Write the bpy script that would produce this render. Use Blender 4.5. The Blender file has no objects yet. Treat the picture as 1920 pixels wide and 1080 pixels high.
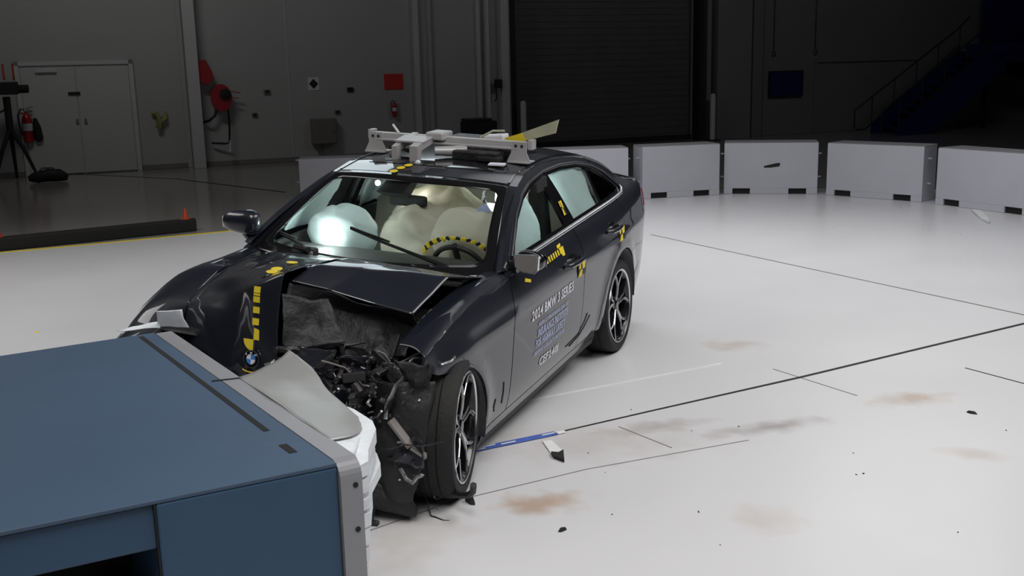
import bpy, bmesh, math, random
from mathutils import Vector, Matrix, noise
from math import sin, cos, pi, radians, atan2, sqrt
random.seed(7)
SC = bpy.context.scene
COL = SC.collection
# ------------------------------------------------------------------ camera
def make_camera():
    cd = bpy.data.cameras.new('camera'); cam = bpy.data.objects.new('camera', cd); COL.objects.link(cam)
    yaw, pitch, roll = 3.5345, 0.2088, -0.0238
    f = Vector((cos(yaw)*cos(pitch), sin(yaw)*cos(pitch), -sin(pitch)))
    r = f.cross(Vector((0, 0, 1))).normalized(); u = r.cross(f)
    c, s = cos(roll), sin(roll)
    r2 = r*c + u*s; u2 = u*c - r*s
    M = Matrix((r2, u2, -f)).transposed().to_4x4()
    M.translation = Vector((4.286, 3.0375, 2.0505))
    cam.matrix_world = M
    cd.sensor_width = 36; cd.lens = 2000/1920*36; cd.clip_start = .05; cd.clip_end = 200
    SC.camera = cam
make_camera()
# ------------------------------------------------------------------ world + lights
w = bpy.data.worlds.new('world'); SC.world = w; w.use_nodes = True
w.node_tree.nodes['Background'].inputs[0].default_value = (.8, .88, 1, 1)
w.node_tree.nodes['Background'].inputs[1].default_value = .004
SC.view_settings.view_transform = 'Standard'; SC.view_settings.look = 'None'
SC.view_settings.exposure = 0; SC.view_settings.gamma = 1; SC.view_settings.use_curve_mapping = False
def area(name, loc, target, sx, sy, power, color=(1, 1, 1), spread=180):
    l = bpy.data.lights.new(name, 'AREA'); l.shape = 'RECTANGLE'; l.size = sx; l.size_y = sy
    l.energy = power; l.color = color; l.spread = radians(spread)
    o = bpy.data.objects.new(name, l); COL.objects.link(o); o.location = loc
    o.rotation_euler = (Vector(target)-Vector(loc)).to_track_quat('-Z', 'Y').to_euler()
    return o
LIGHTS = [
    ('right_softbox', (-2.6, 5.2, 6.0), (-2.0, 2.6, 0), 6.0, 3.0, 150, (1, .99, .98), 110),
    ('front_softbox', (3.6, 2.6, 6.2), (.8, 1.8, 0), 3.0, 4.0, 110, (1, .985, .97), 110),
    ('far_softbox', (-7.4, .2, 6.0), (-7.4, 1.0, 0), 3.2, 8.5, 185, (.97, .98, 1), 105),
    ('side_softbox', (-.6, -5.8, 5.4), (-1.4, -4.6, 0), 8, 2.0, 125, (1, .99, .97), 110),
    ('back_strip_light', (-12.5, 2.6, 5.6), (-2.2, .8, 1.2), 3.0, 1.0, 8, (.97, .98, 1), 80),
    ('rear_left_softbox', (-9.6, -4.9, 5.4), (-1.6, -.4, 1.4), 4.0, 1.8, 10, (.82, .94, 1), 80),
    ('wall_fill_left', (-8.5, -9.5, 7.6), (-14, -11.5, 1.0), 3, 1, 42, (1, .99, .96), 150),  # added fill that lifts the left back wall, no fixture there
    ('wall_fill_right', (-14, 3.5, 7.6), (-24, -.5, 1.0), 3, 1, 45, (.95, .96, 1), 150),  # likewise an added fill, for the right back wall
]
for a in LIGHTS: area(*a)
# ------------------------------------------------------------------ materials
def new_mat(name):
    m = bpy.data.materials.new(name); m.use_nodes = True
    return m, m.node_tree, m.node_tree.nodes['Principled BSDF']
def mat(name, color, rough=.5, metal=0, coat=0, var=.12, scale=6, bump=0, bscale=40, spec=.5, coat_rough=.03, trans=0, emis=None, estr=0):
    """procedural material: base colour gently varied by noise, optional fine relief"""
    m, nt, b = new_mat(name)
    tc = nt.nodes.new('ShaderNodeTexCoord')
    n = nt.nodes.new('ShaderNodeTexNoise'); n.inputs['Scale'].default_value = scale; n.inputs['Detail'].default_value = 5
    nt.links.new(tc.outputs['Object'], n.inputs['Vector'])
    mr = nt.nodes.new('ShaderNodeMapRange'); mr.inputs[1].default_value = .3; mr.inputs[2].default_value = .7
    mr.inputs[3].default_value = 1-var; mr.inputs[4].default_value = 1+var
    nt.links.new(n.outputs[0], mr.inputs[0])
    mx = nt.nodes.new('ShaderNodeVectorMath'); mx.operation = 'SCALE'; mx.inputs[0].default_value = color
    nt.links.new(mr.outputs[0], mx.inputs['Scale']); nt.links.new(mx.outputs[0], b.inputs['Base Color'])
    b.inputs['Roughness'].default_value = rough; b.inputs['Metallic'].default_value = metal
    b.inputs['Coat Weight'].default_value = coat; b.inputs['Coat Roughness'].default_value = coat_rough
    b.inputs['Specular IOR Level'].default_value = spec
    if trans: b.inputs['Transmission Weight'].default_value = trans
    if emis: b.inputs['Emission Color'].default_value = (*emis, 1); b.inputs['Emission Strength'].default_value = estr
    if bump:
        n2 = nt.nodes.new('ShaderNodeTexNoise'); n2.inputs['Scale'].default_value = bscale; n2.inputs['Detail'].default_value = 4
        nt.links.new(tc.outputs['Object'], n2.inputs['Vector'])
        bp = nt.nodes.new('ShaderNodeBump'); bp.inputs['Strength'].default_value = bump; bp.inputs['Distance'].default_value = .02
        nt.links.new(n2.outputs[0], bp.inputs['Height']); nt.links.new(bp.outputs[0], b.inputs['Normal'])
    return m
def glass(name, tint, refl=.9, rough=.02):
    m, nt, b = new_mat(name); nt.nodes.remove(b)
    out = nt.nodes['Material Output']
    t = nt.nodes.new('ShaderNodeBsdfTransparent'); t.inputs[0].default_value = (*tint, 1)
    g = nt.nodes.new('ShaderNodeBsdfGlossy'); g.inputs['Roughness'].default_value = rough; g.inputs[0].default_value = (refl, refl, refl, 1)
    fr = nt.nodes.new('ShaderNodeFresnel'); fr.inputs[0].default_value = 1.5
    mx = nt.nodes.new('ShaderNodeMixShader')
    nt.links.new(fr.outputs[0], mx.inputs[0]); nt.links.new(t.outputs[0], mx.inputs[1]); nt.links.new(g.outputs[0], mx.inputs[2])
    nt.links.new(mx.outputs[0], out.inputs[0])
    return m
def cloth_glow(name, color, translucent=.5):
    m, nt, b = new_mat(name); out = nt.nodes['Material Output']
    t = nt.nodes.new('ShaderNodeBsdfTranslucent'); t.inputs[0].default_value = (*color, 1)
    n = nt.nodes.new('ShaderNodeTexNoise'); n.inputs['Scale'].default_value = 7
    tc = nt.nodes.new('ShaderNodeTexCoord'); nt.links.new(tc.outputs['Object'], n.inputs[0])
    bp = nt.nodes.new('ShaderNodeBump'); bp.inputs['Strength'].default_value = .5; bp.inputs['Distance'].default_value = .03
    nt.links.new(n.outputs[0], bp.inputs['Height']); nt.links.new(bp.outputs[0], b.inputs['Normal'])
    b.inputs['Base Color'].default_value = (*color, 1); b.inputs['Roughness'].default_value = .8
    mx = nt.nodes.new('ShaderNodeMixShader'); mx.inputs[0].default_value = translucent
    nt.links.new(b.outputs[0], mx.inputs[1]); nt.links.new(t.outputs[0], mx.inputs[2]); nt.links.new(mx.outputs[0], out.inputs[0])
    return m
M = {}
M['paint'] = mat('dark_blue_paint', (.009, .0105, .018), .45, 0, 1, .04, 3, spec=.3)
M['trim_black'] = mat('black_gloss_trim', (.008, .008, .009), .15, 0, .6, .05)
M['plastic'] = mat('black_plastic', (.012, .012, .013), .55, 0, 0, .2, 20, .3)
M['rubber'] = mat('tyre_rubber', (.009, .0085, .008), .75, 0, 0, .2, 30, .2, 60)
M['chrome'] = mat('satin_chrome', (.85, .86, .88), .28, 1, 0, .03)
M['metal'] = mat('bare_metal', (.35, .35, .36), .38, .9, 0, .25, 14, .3)
M['dark_metal'] = mat('dark_metal', (.05, .048, .05), .42, .7, 0, .4, 14, .4)
M['rim_black'] = mat('black_wheel_paint', (.012, .012, .014), .25, .2, .5, .1)
M['rim_cut'] = mat('machined_wheel_face', (.62, .63, .66), .22, 1, 0, .05)
M['yellow'] = mat('yellow_tape', (.78, .60, .03), .5, 0, 0, .1)
M['tape_black'] = mat('black_tape', (.01, .01, .01), .5, 0, 0, .1)
M['decal_white'] = mat('white_decal', (.72, .72, .78), .5, 0, 0, .05)
M['decal_blue'] = mat('pale_blue_decal', (.42, .46, .72), .5, 0, 0, .05)
M['glass'] = glass('clear_glass', (.87, .91, .895), .9)
M['glass_dark'] = glass('tinted_glass', (.10, .11, .12), .9)
M['mirror'] = mat('mirror_glass', (.55, .56, .6), .05, 1, 0, .02)
M['interior'] = mat('cabin_trim', (.05, .05, .048), .7, 0, 0, .2)
M['headliner'] = mat('headliner_cloth', (.33, .32, .27), .9, 0, 0, .05)
M['seat'] = mat('seat_leather', (.30, .29, .24), .55, 0, 0, .1)
M['airbag'] = cloth_glow('airbag_fabric', (.80, .90, .90), .45)
M['airbag_warm'] = cloth_glow('airbag_fabric_grey', (.68, .645, .54), .3)
M['red_lens'] = mat('red_lens', (.30, .008, .02), .12, 0, 1, .05)
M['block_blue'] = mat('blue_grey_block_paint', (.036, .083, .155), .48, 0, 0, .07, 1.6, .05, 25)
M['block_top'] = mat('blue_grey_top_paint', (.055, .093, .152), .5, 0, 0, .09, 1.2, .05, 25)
M['grey_plate'] = mat('grey_painted_steel', (.30, .30, .32), .40, .2, 0, .06, 3)
M['alu'] = mat('aluminium_sheet', (.46, .46, .45), .42, .5, 0, .06, 4, .15, 8)
M['honey'] = mat('honeycomb_aluminium', (.76, .79, .82), .5, .1, 0, .10, 10, .3, 30)
M['white_barrier'] = mat('white_barrier_plastic', (.62, .62, .68), .5, 0, 0, .05, 1.5)
M['barrier_grey'] = mat('grey_barrier_side', (.36, .35, .37), .55, 0, 0, .06, 1.5)
M['satin'] = mat('satin_dark_moulding', (.07, .07, .08), .3, .6, 0, .05)
M['black'] = mat('matt_black', (.01, .01, .01), .7, 0, 0, .1)
M['wall'] = mat('painted_wall', (.42, .42, .42), .6, 0, 0, .03, .5)
M['wall_light'] = mat('painted_column', (.56, .56, .57), .5, 0, 0, .03, .5)
M['wall_dark'] = mat('dark_wall', (.20, .19, .185), .6, 0, 0, .05, .5)
M['door'] = mat('pale_door', (.52, .52, .52), .45, 0, 0, .02, .5)
M['shutter'] = mat('dark_roller_shutter', (.10, .095, .095), .55, 0, 0, .08, 2)
M['red'] = mat('red_paint', (.36, .012, .018), .35, 0, .3, .1)
M['red_sign'] = mat('red_sign', (.62, .03, .015), .5, 0, 0, .05)
M['orange'] = mat('orange_plastic', (.55, .07, .025), .5, 0, 0, .1)
M['navy'] = mat('navy_steel_paint', (.012, .012, .10), .45, 0, 0, .1)
M['brass'] = mat('yellow_green_coat', (.30, .30, .10), .5, 0, 0, .2)
M['grey_box'] = mat('grey_enclosure', (.22, .20, .19), .5, .2, 0, .05)
M['strap'] = mat('blue_strap', (.06, .12, .42), .6, 0, 0, .15, 20)
M['white_cloth'] = mat('white_cloth', (.72, .72, .72), .7, 0, 0, .05)
M['rack'] = mat('grey_coated_rack', (.50, .49, .49), .42, .3, 0, .06)
M['ceiling'] = mat('ceiling_paint', (.08, .08, .085), .8, 0, 0, .1, 1)
M['card'] = mat('translucent_yellow_card', (.42, .42, .30), .35, 0, .3, .1)
M['lens_glow'] = mat('lamp_lens', (1, 1, 1), .3, emis=(.85, 1, 1), estr=25)
# floor
def floor_mat():
    m, nt, b = new_mat('white_epoxy_floor'); N = nt.nodes; L = nt.links
    geo = N.new('ShaderNodeNewGeometry')
    def noise_(scale, det=5):
        n = N.new('ShaderNodeTexNoise'); n.inputs['Scale'].default_value = scale; n.inputs['Detail'].default_value = det
        L.new(geo.outputs['Position'], n.inputs['Vector']); return n.outputs[0]
    base = N.new('ShaderNodeMix'); base.data_type = 'RGBA'; base.inputs[6].default_value = (.60, .595, .61, 1); base.inputs[7].default_value = (.67, .665, .67, 1)
    L.new(noise_(.7), base.inputs[0])
    cur = base.outputs[2]
    # brown stains and grey scuffs lying on the floor: (x, y, rx, ry, angle, colour, strength)
    st = [(-.14, 1.33, .17, .30, .6, (.42, .27, .17), .75), (-2.33, 2.9, .16, .34, .6, (.42, .30, .20), .6), (-.3, 2.36, .2, .2, 0, (.45, .36, .3), .35),
          (-3.23, 1.65, .2, .28, .5, (.45, .36, .28), .5), (-1.47, 3.22, .14, .2, 0, (.45, .36, .3), .4), (-1.35, 1.57, .12, .42, .7, (.36, .33, .31), .7),
          (-1.56, 2.19, .12, .45, .7, (.33, .30, .29), .8), (.44, .9, .5, .3, 0, (.46, .42, .38), .5), (-1.0, 1.3, .4, .9, .4, (.50, .46, .44), .5)]
    for (x, y, rx, ry, an, c, k) in st:
        mp = N.new('ShaderNodeMapping'); mp.vector_type = 'TEXTURE'
        mp.inputs['Location'].default_value = (x, y, 0); mp.inputs['Rotation'].default_value = (0, 0, an); mp.inputs['Scale'].default_value = (rx, ry, 1)
        L.new(geo.outputs['Position'], mp.inputs[0])
        ln = N.new('ShaderNodeVectorMath'); ln.operation = 'LENGTH'; L.new(mp.outputs[0], ln.inputs[0])
        ad = N.new('ShaderNodeMath'); ad.operation = 'MULTIPLY_ADD'; ad.inputs[1].default_value = 1.6; L.new(noise_(6.5), ad.inputs[0]); L.new(ln.outputs['Value'], ad.inputs[2])
        mr = N.new('ShaderNodeMapRange'); mr.inputs[1].default_value = .9; mr.inputs[2].default_value = 1.75; mr.inputs[3].default_value = k; mr.inputs[4].default_value = 0
        L.new(ad.outputs[0], mr.inputs[0])
        mx = N.new('ShaderNodeMix'); mx.data_type = 'RGBA'; mx.inputs[7].default_value = (*c, 1)
        L.new(mr.outputs[0], mx.inputs[0]); L.new(cur, mx.inputs[6]); cur = mx.outputs[2]
    L.new(cur, b.inputs['Base Color'])
    r = N.new('ShaderNodeMapRange'); r.inputs[3].default_value = .22; r.inputs[4].default_value = .38; L.new(noise_(1.3), r.inputs[0]); L.new(r.outputs[0], b.inputs['Roughness'])
    b.inputs['Specular IOR Level'].default_value = .5
    return m
M['floor'] = floor_mat()
M['floor_grey'] = mat('grey_epoxy_floor', (.30, .29, .28), .18, 0, .3, .08, .6, coat_rough=.12)
# ------------------------------------------------------------------ mesh helpers
def tag(o, label=None, cat=None, group=None, kind=None):
    if label: o['label'] = label
    if cat: o['category'] = cat
    if group: o['group'] = group
    if kind: o['kind'] = kind
    return o
def empty(name, loc, rz=0, label=None, cat=None, group=None):
    o = bpy.data.objects.new(name, None); COL.objects.link(o); o.location = loc; o.rotation_euler = (0, 0, rz)
    o.empty_display_size = .1
    return tag(o, label, cat, group)
class MB:
    def __init__(s): s.v = []; s.f = []
    def add(s, vs, fs):
        k = len(s.v); s.v += [tuple(p) for p in vs]; s.f += [tuple(i+k for i in f) for f in fs]; return s
    def box(s, c, d, rot=None, bev=0):
        hx, hy, hz = d[0]/2, d[1]/2, d[2]/2
        if bev:
            b = min(bev, hx*.9, hy*.9, hz*.9)
            bm = bmesh.new(); bmesh.ops.create_cube(bm, size=1); bmesh.ops.scale(bm, vec=d, verts=bm.verts)
            bmesh.ops.bevel(bm, geom=list(bm.edges), offset=b, segments=2, affect='EDGES', profile=.5)
            vs = [v.co.copy() for v in bm.verts]; fs = [[v.index for v in f.verts] for f in bm.faces]; bm.free()
        else:
            vs = [Vector((x, y, z)) for x in (-hx, hx) for y in (-hy, hy) for z in (-hz, hz)]
            fs = [(0, 1, 3, 2), (4, 6, 7, 5), (0, 4, 5, 1), (2, 3, 7, 6), (0, 2, 6, 4), (1, 5, 7, 3)]
        if rot is not None:
            R = rot if isinstance(rot, Matrix) else Matrix.Rotation(rot, 3, 'Z')
            vs = [R @ v for v in vs]
        c = Vector(c)
        return s.add([v+c for v in vs], fs)
    def bar(s, p, q, w, h, up=(0, 0, 1)):
        p, q = Vector(p), Vector(q); d = (q-p); L = d.length; d.normalize()
        u = Vector(up); sd = d.cross(u)
        if sd.length < 1e-4: sd = d.cross(Vector((1, 0, 0)))
        sd.normalize(); u = sd.cross(d)
        R = Matrix((d, sd, u)).transposed()
        return s.box((p+q)/2, (L, w, h), R)
    def tube(s, pts, r, n=8, caps=True):
        pts = [Vector(p) for p in pts]; rr = r if isinstance(r, (list, tuple)) else [r]*len(pts)
        vs = []; fs = []; prev = None
        for i, p in enumerate(pts):
            d = (pts[min(i+1, len(pts)-1)]-pts[max(i-1, 0)]).normalized()
            if prev is None:
                a = d.cross(Vector((0, 0, 1)))
                if a.length < 1e-3: a = d.cross(Vector((1, 0, 0)))
            else: a = prev - d*prev.dot(d)
            a.normalize(); prev = a; b = d.cross(a)
            vs += [p+(a*cos(2*pi*k/n)+b*sin(2*pi*k/n))*rr[i] for k in range(n)]
        for i in range(len(pts)-1):
            for k in range(n): fs.append((i*n+k, i*n+(k+1) % n, (i+1)*n+(k+1) % n, (i+1)*n+k))
        if caps: fs.append(tuple(range(n-1, -1, -1))); fs.append(tuple(range((len(pts)-1)*n, len(pts)*n)))
        return s.add(vs, fs)
    def lathe(s, prof, n=48, axis='Z', c=(0, 0, 0), closed=False):
        vs = []; fs = []; m = len(prof); c = Vector(c)
        for k in range(n):
            a = 2*pi*k/n
            for r, h in prof:
                p = Vector((r*cos(a), r*sin(a), h))
                if axis == 'Y': p = Vector((r*cos(a), h, r*sin(a)))
                if axis == 'X': p = Vector((h, r*cos(a), r*sin(a)))
                vs.append(p+c)
        for k in range(n):
            k2 = (k+1) % n
            for i in range(m if closed else m-1):
                j = (i+1) % m; fs.append((k*m+i, k*m+j, k2*m+j, k2*m+i))
        return s.add(vs, fs)
    def prism(s, poly, fn0, fn1):
        n = len(poly); vs = [fn0(*p) for p in poly]+[fn1(*p) for p in poly]
        fs = [tuple(range(n)), tuple(range(2*n-1, n-1, -1))]+[(i, i+n, (i+1) % n+n, (i+1) % n) for i in range(n)]
        return s.add(vs, fs)
    def build(s, name, m, parent=None, smooth=False, sharp=35, solid=0):
        me = bpy.data.meshes.new(name); me.from_pydata(s.v, [], s.f)
        bm = bmesh.new(); bm.from_mesh(me); bmesh.ops.recalc_face_normals(bm, faces=bm.faces); bm.to_mesh(me); bm.free()
        me.materials.append(M[m] if isinstance(m, str) else m)
        if smooth:
            me.shade_smooth(); me.set_sharp_from_angle(angle=radians(sharp))
        o = bpy.data.objects.new(name, me); COL.objects.link(o)
        if parent: o.parent = parent
        if solid:
            md = o.modifiers.new('thickness', 'SOLIDIFY'); md.thickness = solid; md.offset = 0
        return o
def interp(tab, x):
    if x <= tab[0][0]: return tab[0][1]
    for i in range(len(tab)-1):
        x0, y0 = tab[i]; x1, y1 = tab[i+1]
        if x <= x1:
            # monotone-ish cubic
            def sl(j):
                if j <= 0 or j >= len(tab)-1:
                    j0 = max(0, min(j, len(tab)-2)) if j <= 0 else len(tab)-2
                    return (tab[j0+1][1]-tab[j0][1])/(tab[j0+1][0]-tab[j0][0])
                a = (tab[j][1]-tab[j-1][1])/(tab[j][0]-tab[j-1][0]); b = (tab[j+1][1]-tab[j][1])/(tab[j+1][0]-tab[j][0])
                return 0 if a*b <= 0 else 2*a*b/(a+b)
            h = x1-x0; t = (x-x0)/h; m0, m1 = sl(i), sl(i+1)
            return y0*(2*t**3-3*t*t+1)+m0*h*(t**3-2*t*t+t)+y1*(-2*t**3+3*t*t)+m1*h*(t**3-t*t)
    return tab[-1][1]
def panel(name, poly, S, m, parent, sa=.07, sb=.06, flange=.016, lift=0., side=1, sgn=1):
    """a panel cut as an outline in a surface's own parameters: split on a grid, laid on S, its edges turned inwards"""
    from mathutils.geometry import delaunay_2d_cdt
    P = []
    for i in range(len(poly)):
        (a0, b0), (a1, b1) = poly[i], poly[(i+1) % len(poly)]
        n_ = max(1, int(math.ceil(max(abs(a1-a0)/sa, abs(b1-b0)/sb))))
        P += [(a0+(a1-a0)*k/n_, b0+(b1-b0)*k/n_) for k in range(n_)]
    nb = len(P)
    def inside(x, y):
        c = False
        for i in range(nb):
            x0, y0 = P[i]; x1, y1 = P[(i+1) % nb]
            if (y0 > y) != (y1 > y) and x < (x1-x0)*(y-y0)/(y1-y0)+x0: c = not c
        return c
    def clear(x, y):
        for i in range(nb):
            x0, y0 = P[i]; x1, y1 = P[(i+1) % nb]; dx, dy = (x1-x0)/sa, (y1-y0)/sb; ux, uy = (x-x0)/sa, (y-y0)/sb
            t = max(0, min(1, (ux*dx+uy*dy)/(dx*dx+dy*dy+1e-12)))
            if (ux-dx*t)**2+(uy-dy*t)**2 < .12: return False
        return True
    a0, a1 = min(p[0] for p in poly), max(p[0] for p in poly); b0, b1 = min(p[1] for p in poly), max(p[1] for p in poly)
    G = [(k*sa, l*sb) for k in range(int(math.floor(a0/sa)), int(math.ceil(a1/sa))+1) for l in range(int(math.floor(b0/sb)), int(math.ceil(b1/sb))+1)]
    G = [g for g in G if inside(*g) and clear(*g)]
    vo, eo, fo, _, _, _ = delaunay_2d_cdt([Vector(p) for p in P+G], [(i, (i+1) % nb) for i in range(nb)], [], 1, 1e-7)
    e = 1e-3; V = []; NN = []
    for v in vo:
        a, b = v
        p = S(a, b); da = S(a+e, b)-S(a-e, b); db = S(a, b+e)-S(a, b-e)
        n = (da.cross(db)*sgn).normalized()
        V.append(p+n*lift); NN.append(n)
    F = [list(f) for f in fo]
    f0 = F[0]; fn = (V[f0[1]]-V[f0[0]]).cross(V[f0[2]]-V[f0[0]])
    if fn.dot(NN[f0[0]]) < 0: F = [f[::-1] for f in F]
    if flange:
        cnt = {}
        for f in F:
            for i in range(len(f)):
                k = (min(f[i], f[i-1]), max(f[i], f[i-1])); cnt[k] = cnt.get(k, 0)+1
        for (i, j), c in cnt.items():
            if c == 1:
                k = len(V); V += [V[i], V[j], V[j]-NN[j]*flange, V[i]-NN[i]*flange]; NN += [Vector((0, 0, 0))]*4
                F.append([k, k+1, k+2, k+3])
    if side < 0:
        V = [Vector((p.x, -p.y, p.z)) for p in V]; NN = [Vector((p.x, -p.y, p.z)) for p in NN]; F = [list(reversed(f)) for f in F]
    me = bpy.data.meshes.new(name); me.from_pydata(V, [], F); me.shade_smooth()
    me.normals_split_custom_set_from_vertices([tuple(n) for n in NN])
    me.materials.append(M[m])
    o = bpy.data.objects.new(name, me); COL.objects.link(o); o.parent = parent
    return o
def ring_panel(name, outer, inner, S, m, parent, n=3, lift=0.):
    """a frame between two outlines of equal point count, laid on S"""
    k = len(outer); vs = []; fs = []; e = 1e-3
    for i in range(n+1):
        for o_, q_ in zip(outer, inner):
            a, b = o_[0]+(q_[0]-o_[0])*i/n, o_[1]+(q_[1]-o_[1])*i/n
            nn = (S(a+e, b)-S(a-e, b)).cross(S(a, b+e)-S(a, b-e)).normalized(); vs.append(S(a, b)+nn*lift)
    for i in range(n):
        for j in range(k): fs.append((i*k+j, i*k+(j+1) % k, (i+1)*k+(j+1) % k, (i+1)*k+j))
    mb = MB(); mb.add(vs, fs); return mb.build(name, m, parent, True, 60, .002)
def cr(p0, p1, p2, p3, t):
    return .5*((2*p1)+(p2-p0)*t+(2*p0-5*p1+4*p2-p3)*t*t+(3*p1-p0-3*p2+p3)*t**3)
def patch(name, rows, m, parent, n=8, amp=0, freq=5, solid=.004, seed=0, sharp=28, smooth=True, tense=0):
    rows = [[Vector(p) for p in r] for r in rows]
    def ev(lst, u):
        k = min(int(u), len(lst)-2); t = u-k; g = lambda i: lst[max(0, min(len(lst)-1, i))]
        a = cr(g(k-1), g(k), g(k+1), g(k+2), t)
        return a.lerp(g(k).lerp(g(k+1), t), tense) if tense else a
    R = len(rows)-1; Cc = len(rows[0])-1; vs = []; fs = []
    for i in range(R*n+1):
        u = i/n; line = [ev([r[c] for r in rows], u) for c in range(Cc+1)]
        for j in range(Cc*n+1):
            p = ev(line, j/n)
            if amp: p = p+noise.noise_vector(p*freq+Vector((seed, seed, seed)))*amp+noise.noise_vector(p*freq*2.7+Vector((seed, 3, 1)))*amp*.35
            vs.append(p)
    W_ = Cc*n+1
    for i in range(R*n):
        for j in range(Cc*n): fs.append((i*W_+j, i*W_+j+1, (i+1)*W_+j+1, (i+1)*W_+j))
    mb = MB(); mb.v = [tuple(p) for p in vs]; mb.f = fs
    return mb.build(name, m, parent, smooth, sharp, solid)
def text_geo(s, size):
    cu = bpy.data.curves.new('t', 'FONT'); cu.body = s; cu.size = size; cu.offset = .022*size; cu.resolution_u = 2
    o = bpy.data.objects.new('t', cu); COL.objects.link(o)
    dg = bpy.context.evaluated_depsgraph_get(); me = bpy.data.meshes.new_from_object(o.evaluated_get(dg))
    vs = [v.co.copy() for v in me.vertices]; fs = [tuple(p.vertices) for p in me.polygons]
    bpy.data.objects.remove(o); bpy.data.curves.remove(cu); bpy.data.meshes.remove(me)
    return vs, fs
# ================================================================== the room
E_ = Vector((-.69561, .71842, 0)); N_ = Vector((.71842, .69561, 0)); A_ = Vector((-13.718, -12.666, 0))
def wp(u, z, off=0): return A_+E_*u+N_*off+Vector((0, 0, z))          # point on the back wall: along it, up, out of it
WR = Matrix((E_, N_, Vector((0, 0, 1)))).transposed()
def wbox(mb, u0, u1, z0, z1, d, off=0, bev=0): return mb.box(wp((u0+u1)/2, (z0+z1)/2, off+d/2), (u1-u0, d, z1-z0), WR, bev)
def struct(name, mb, m, parent=None, **k):
    o = mb.build(name, m, parent, **k)
    if not parent: o['kind'] = 'structure'
    return o
FL = [(8, 9), (8, -13.5), (-.6, -10.75), (-6.97, -5.57), (-10.95, -2.4), (-12.9, .2), (-13.2, 3), (-10.4, 9)]
def slab(poly, z0, z1):
    mb = MB(); mb.prism(poly, lambda x, y: (x, y, z0), lambda x, y: (x, y, z1)); return mb
struct('floor', slab([(11, 18), (11, -24), (-12, -24), (-36, 4), (-22, 18)], -.3, -.004), 'floor_grey')
struct('trim_1', slab(FL, -.2, 0), 'floor')
mb = MB(); wbox(mb, -14, 8.24, 0, 8, .3, -.3); wbox(mb, 13.32, 30, 0, 8, .3, -.3); wbox(mb, 8.24, 13.32, 5, 8, .3, -.3)
struct('wall_back', mb, 'wall')
mb = MB(); mb.box((-.5, -24.2, 4), (24, .3, 8)); struct('wall_left', mb, 'wall_dark')
mb = MB(); mb.box((11.2, -3, 4), (.3, 42, 8)); struct('wall_front', mb, 'wall_dark')
mb = MB(); mb.box((-9, 18.2, 4), (42, .3, 8)); struct('wall_right', mb, 'wall_dark')
mb = MB(); mb.box((-10, -3, 8.15), (56, 46, .3)); struct('ceiling', mb, 'ceiling')
# darker sheet over the right hand stretch of the back wall
mb = MB(); wbox(mb, 15.0, 30, 0, 8, .06); struct('trim_2', mb, 'wall_dark')
# columns and pilasters of the back wall
def column(n, u0, u1, d, m='wall_light'):
    mb = MB(); wbox(mb, u0, u1, 0, 8, d); return struct('trim_%d' % n, mb, m)
column(3, .90, 1.14, .34)
column(4, .80, .89, .05, 'wall'); column(5, 5.9, 6.02, .12); column(6, 6.25, 6.33, .08, 'wall'); column(7, 7.42, 7.5, .10)
column(8, 7.62, 7.70, .16); column(9, 7.98, 8.2, .2)
column(10, 8.2, 8.30, .3, 'black'); column(11, 13.24, 13.36, .3, 'black')
column(12, 13.5, 13.62, .25, 'wall_dark'); column(13, 13.75, 14.75, .35, 'wall_dark'); column(14, 14.9, 15.02, .2, 'wall_dark'); column(15, 15.3, 15.36, .1, 'wall_dark')
mb = MB(); wbox(mb, -14, 8.2, 0, .1, .015); struct('baseboard_back', mb, 'wall_dark')
mb = MB(); wbox(mb, 3.05, 3.07, 0, 8, .012); struct('trim_16', mb, 'wall_light')
mb = MB(); wbox(mb, 16.9, 16.97, 0, 1.9, .12); wbox(mb, 16.9, 20.3, 1.85, 1.9, .12); struct('trim_17', mb, 'wall_dark')
# black roller door made of slats
mb = MB(); wbox(mb, 8.24, 13.32, 0, 5, .04, -.3); rd = struct('door_1', mb, 'shutter')
for k in range(32):
    mb = MB(); wbox(mb, 8.26, 13.3, .02+k*.155, .02+k*.155+.151, .02, -.25, .004); mb.build('slat', 'shutter', rd)
mb = MB(); wbox(mb, 8.26, 13.3, 0, .12, .05, -.2); mb.build('bottom_rail', 'black', rd)
# double door at the left
mb = MB(); wbox(mb, -2.30, -.22, 0, 2.2, .05); d2 = struct('door_2', mb, 'door')
for a, b in ((-2.28, -1.27), (-1.25, -.24)):
    mb = MB(); wbox(mb, a, b, .02, 2.16, .03, .05, .005); mb.build('leaf', 'door', d2)
mb = MB(); wbox(mb, -2.38, -2.30, 0, 2.28, .09); wbox(mb, -.22, -.14, 0, 2.28, .09); wbox(mb, -2.38, -.14, 2.2, 2.28, .09); mb.build('door_frame', 'wall_light', d2)
mb = MB(); wbox(mb, -1.43, -1.20, 1.60, 1.66, .03, .08, .005); mb.build('push_plate', 'black', d2)
mb = MB(); wbox(mb, -2.0, -1.6, 2.06, 2.12, .06, .08, .005); mb.build('door_closer', 'wall_light', d2)
for u in (-1.31, -1.15):
    mb = MB(); c = wp(u, 1.08, .09); mb.tube([c, c+N_*.05], .03, 12); mb.tube([c+N_*.05, c+N_*.05+Vector((0, 0, .05))], .01, 6); mb.build('door_lock', 'metal', d2)
# ---- things on the back wall
def wall_thing(name, label, cat, u, z, off=0, group=None):
    o = empty(name, wp(u, z, off), atan2(E_.y, E_.x), label, cat, group); return o
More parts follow.
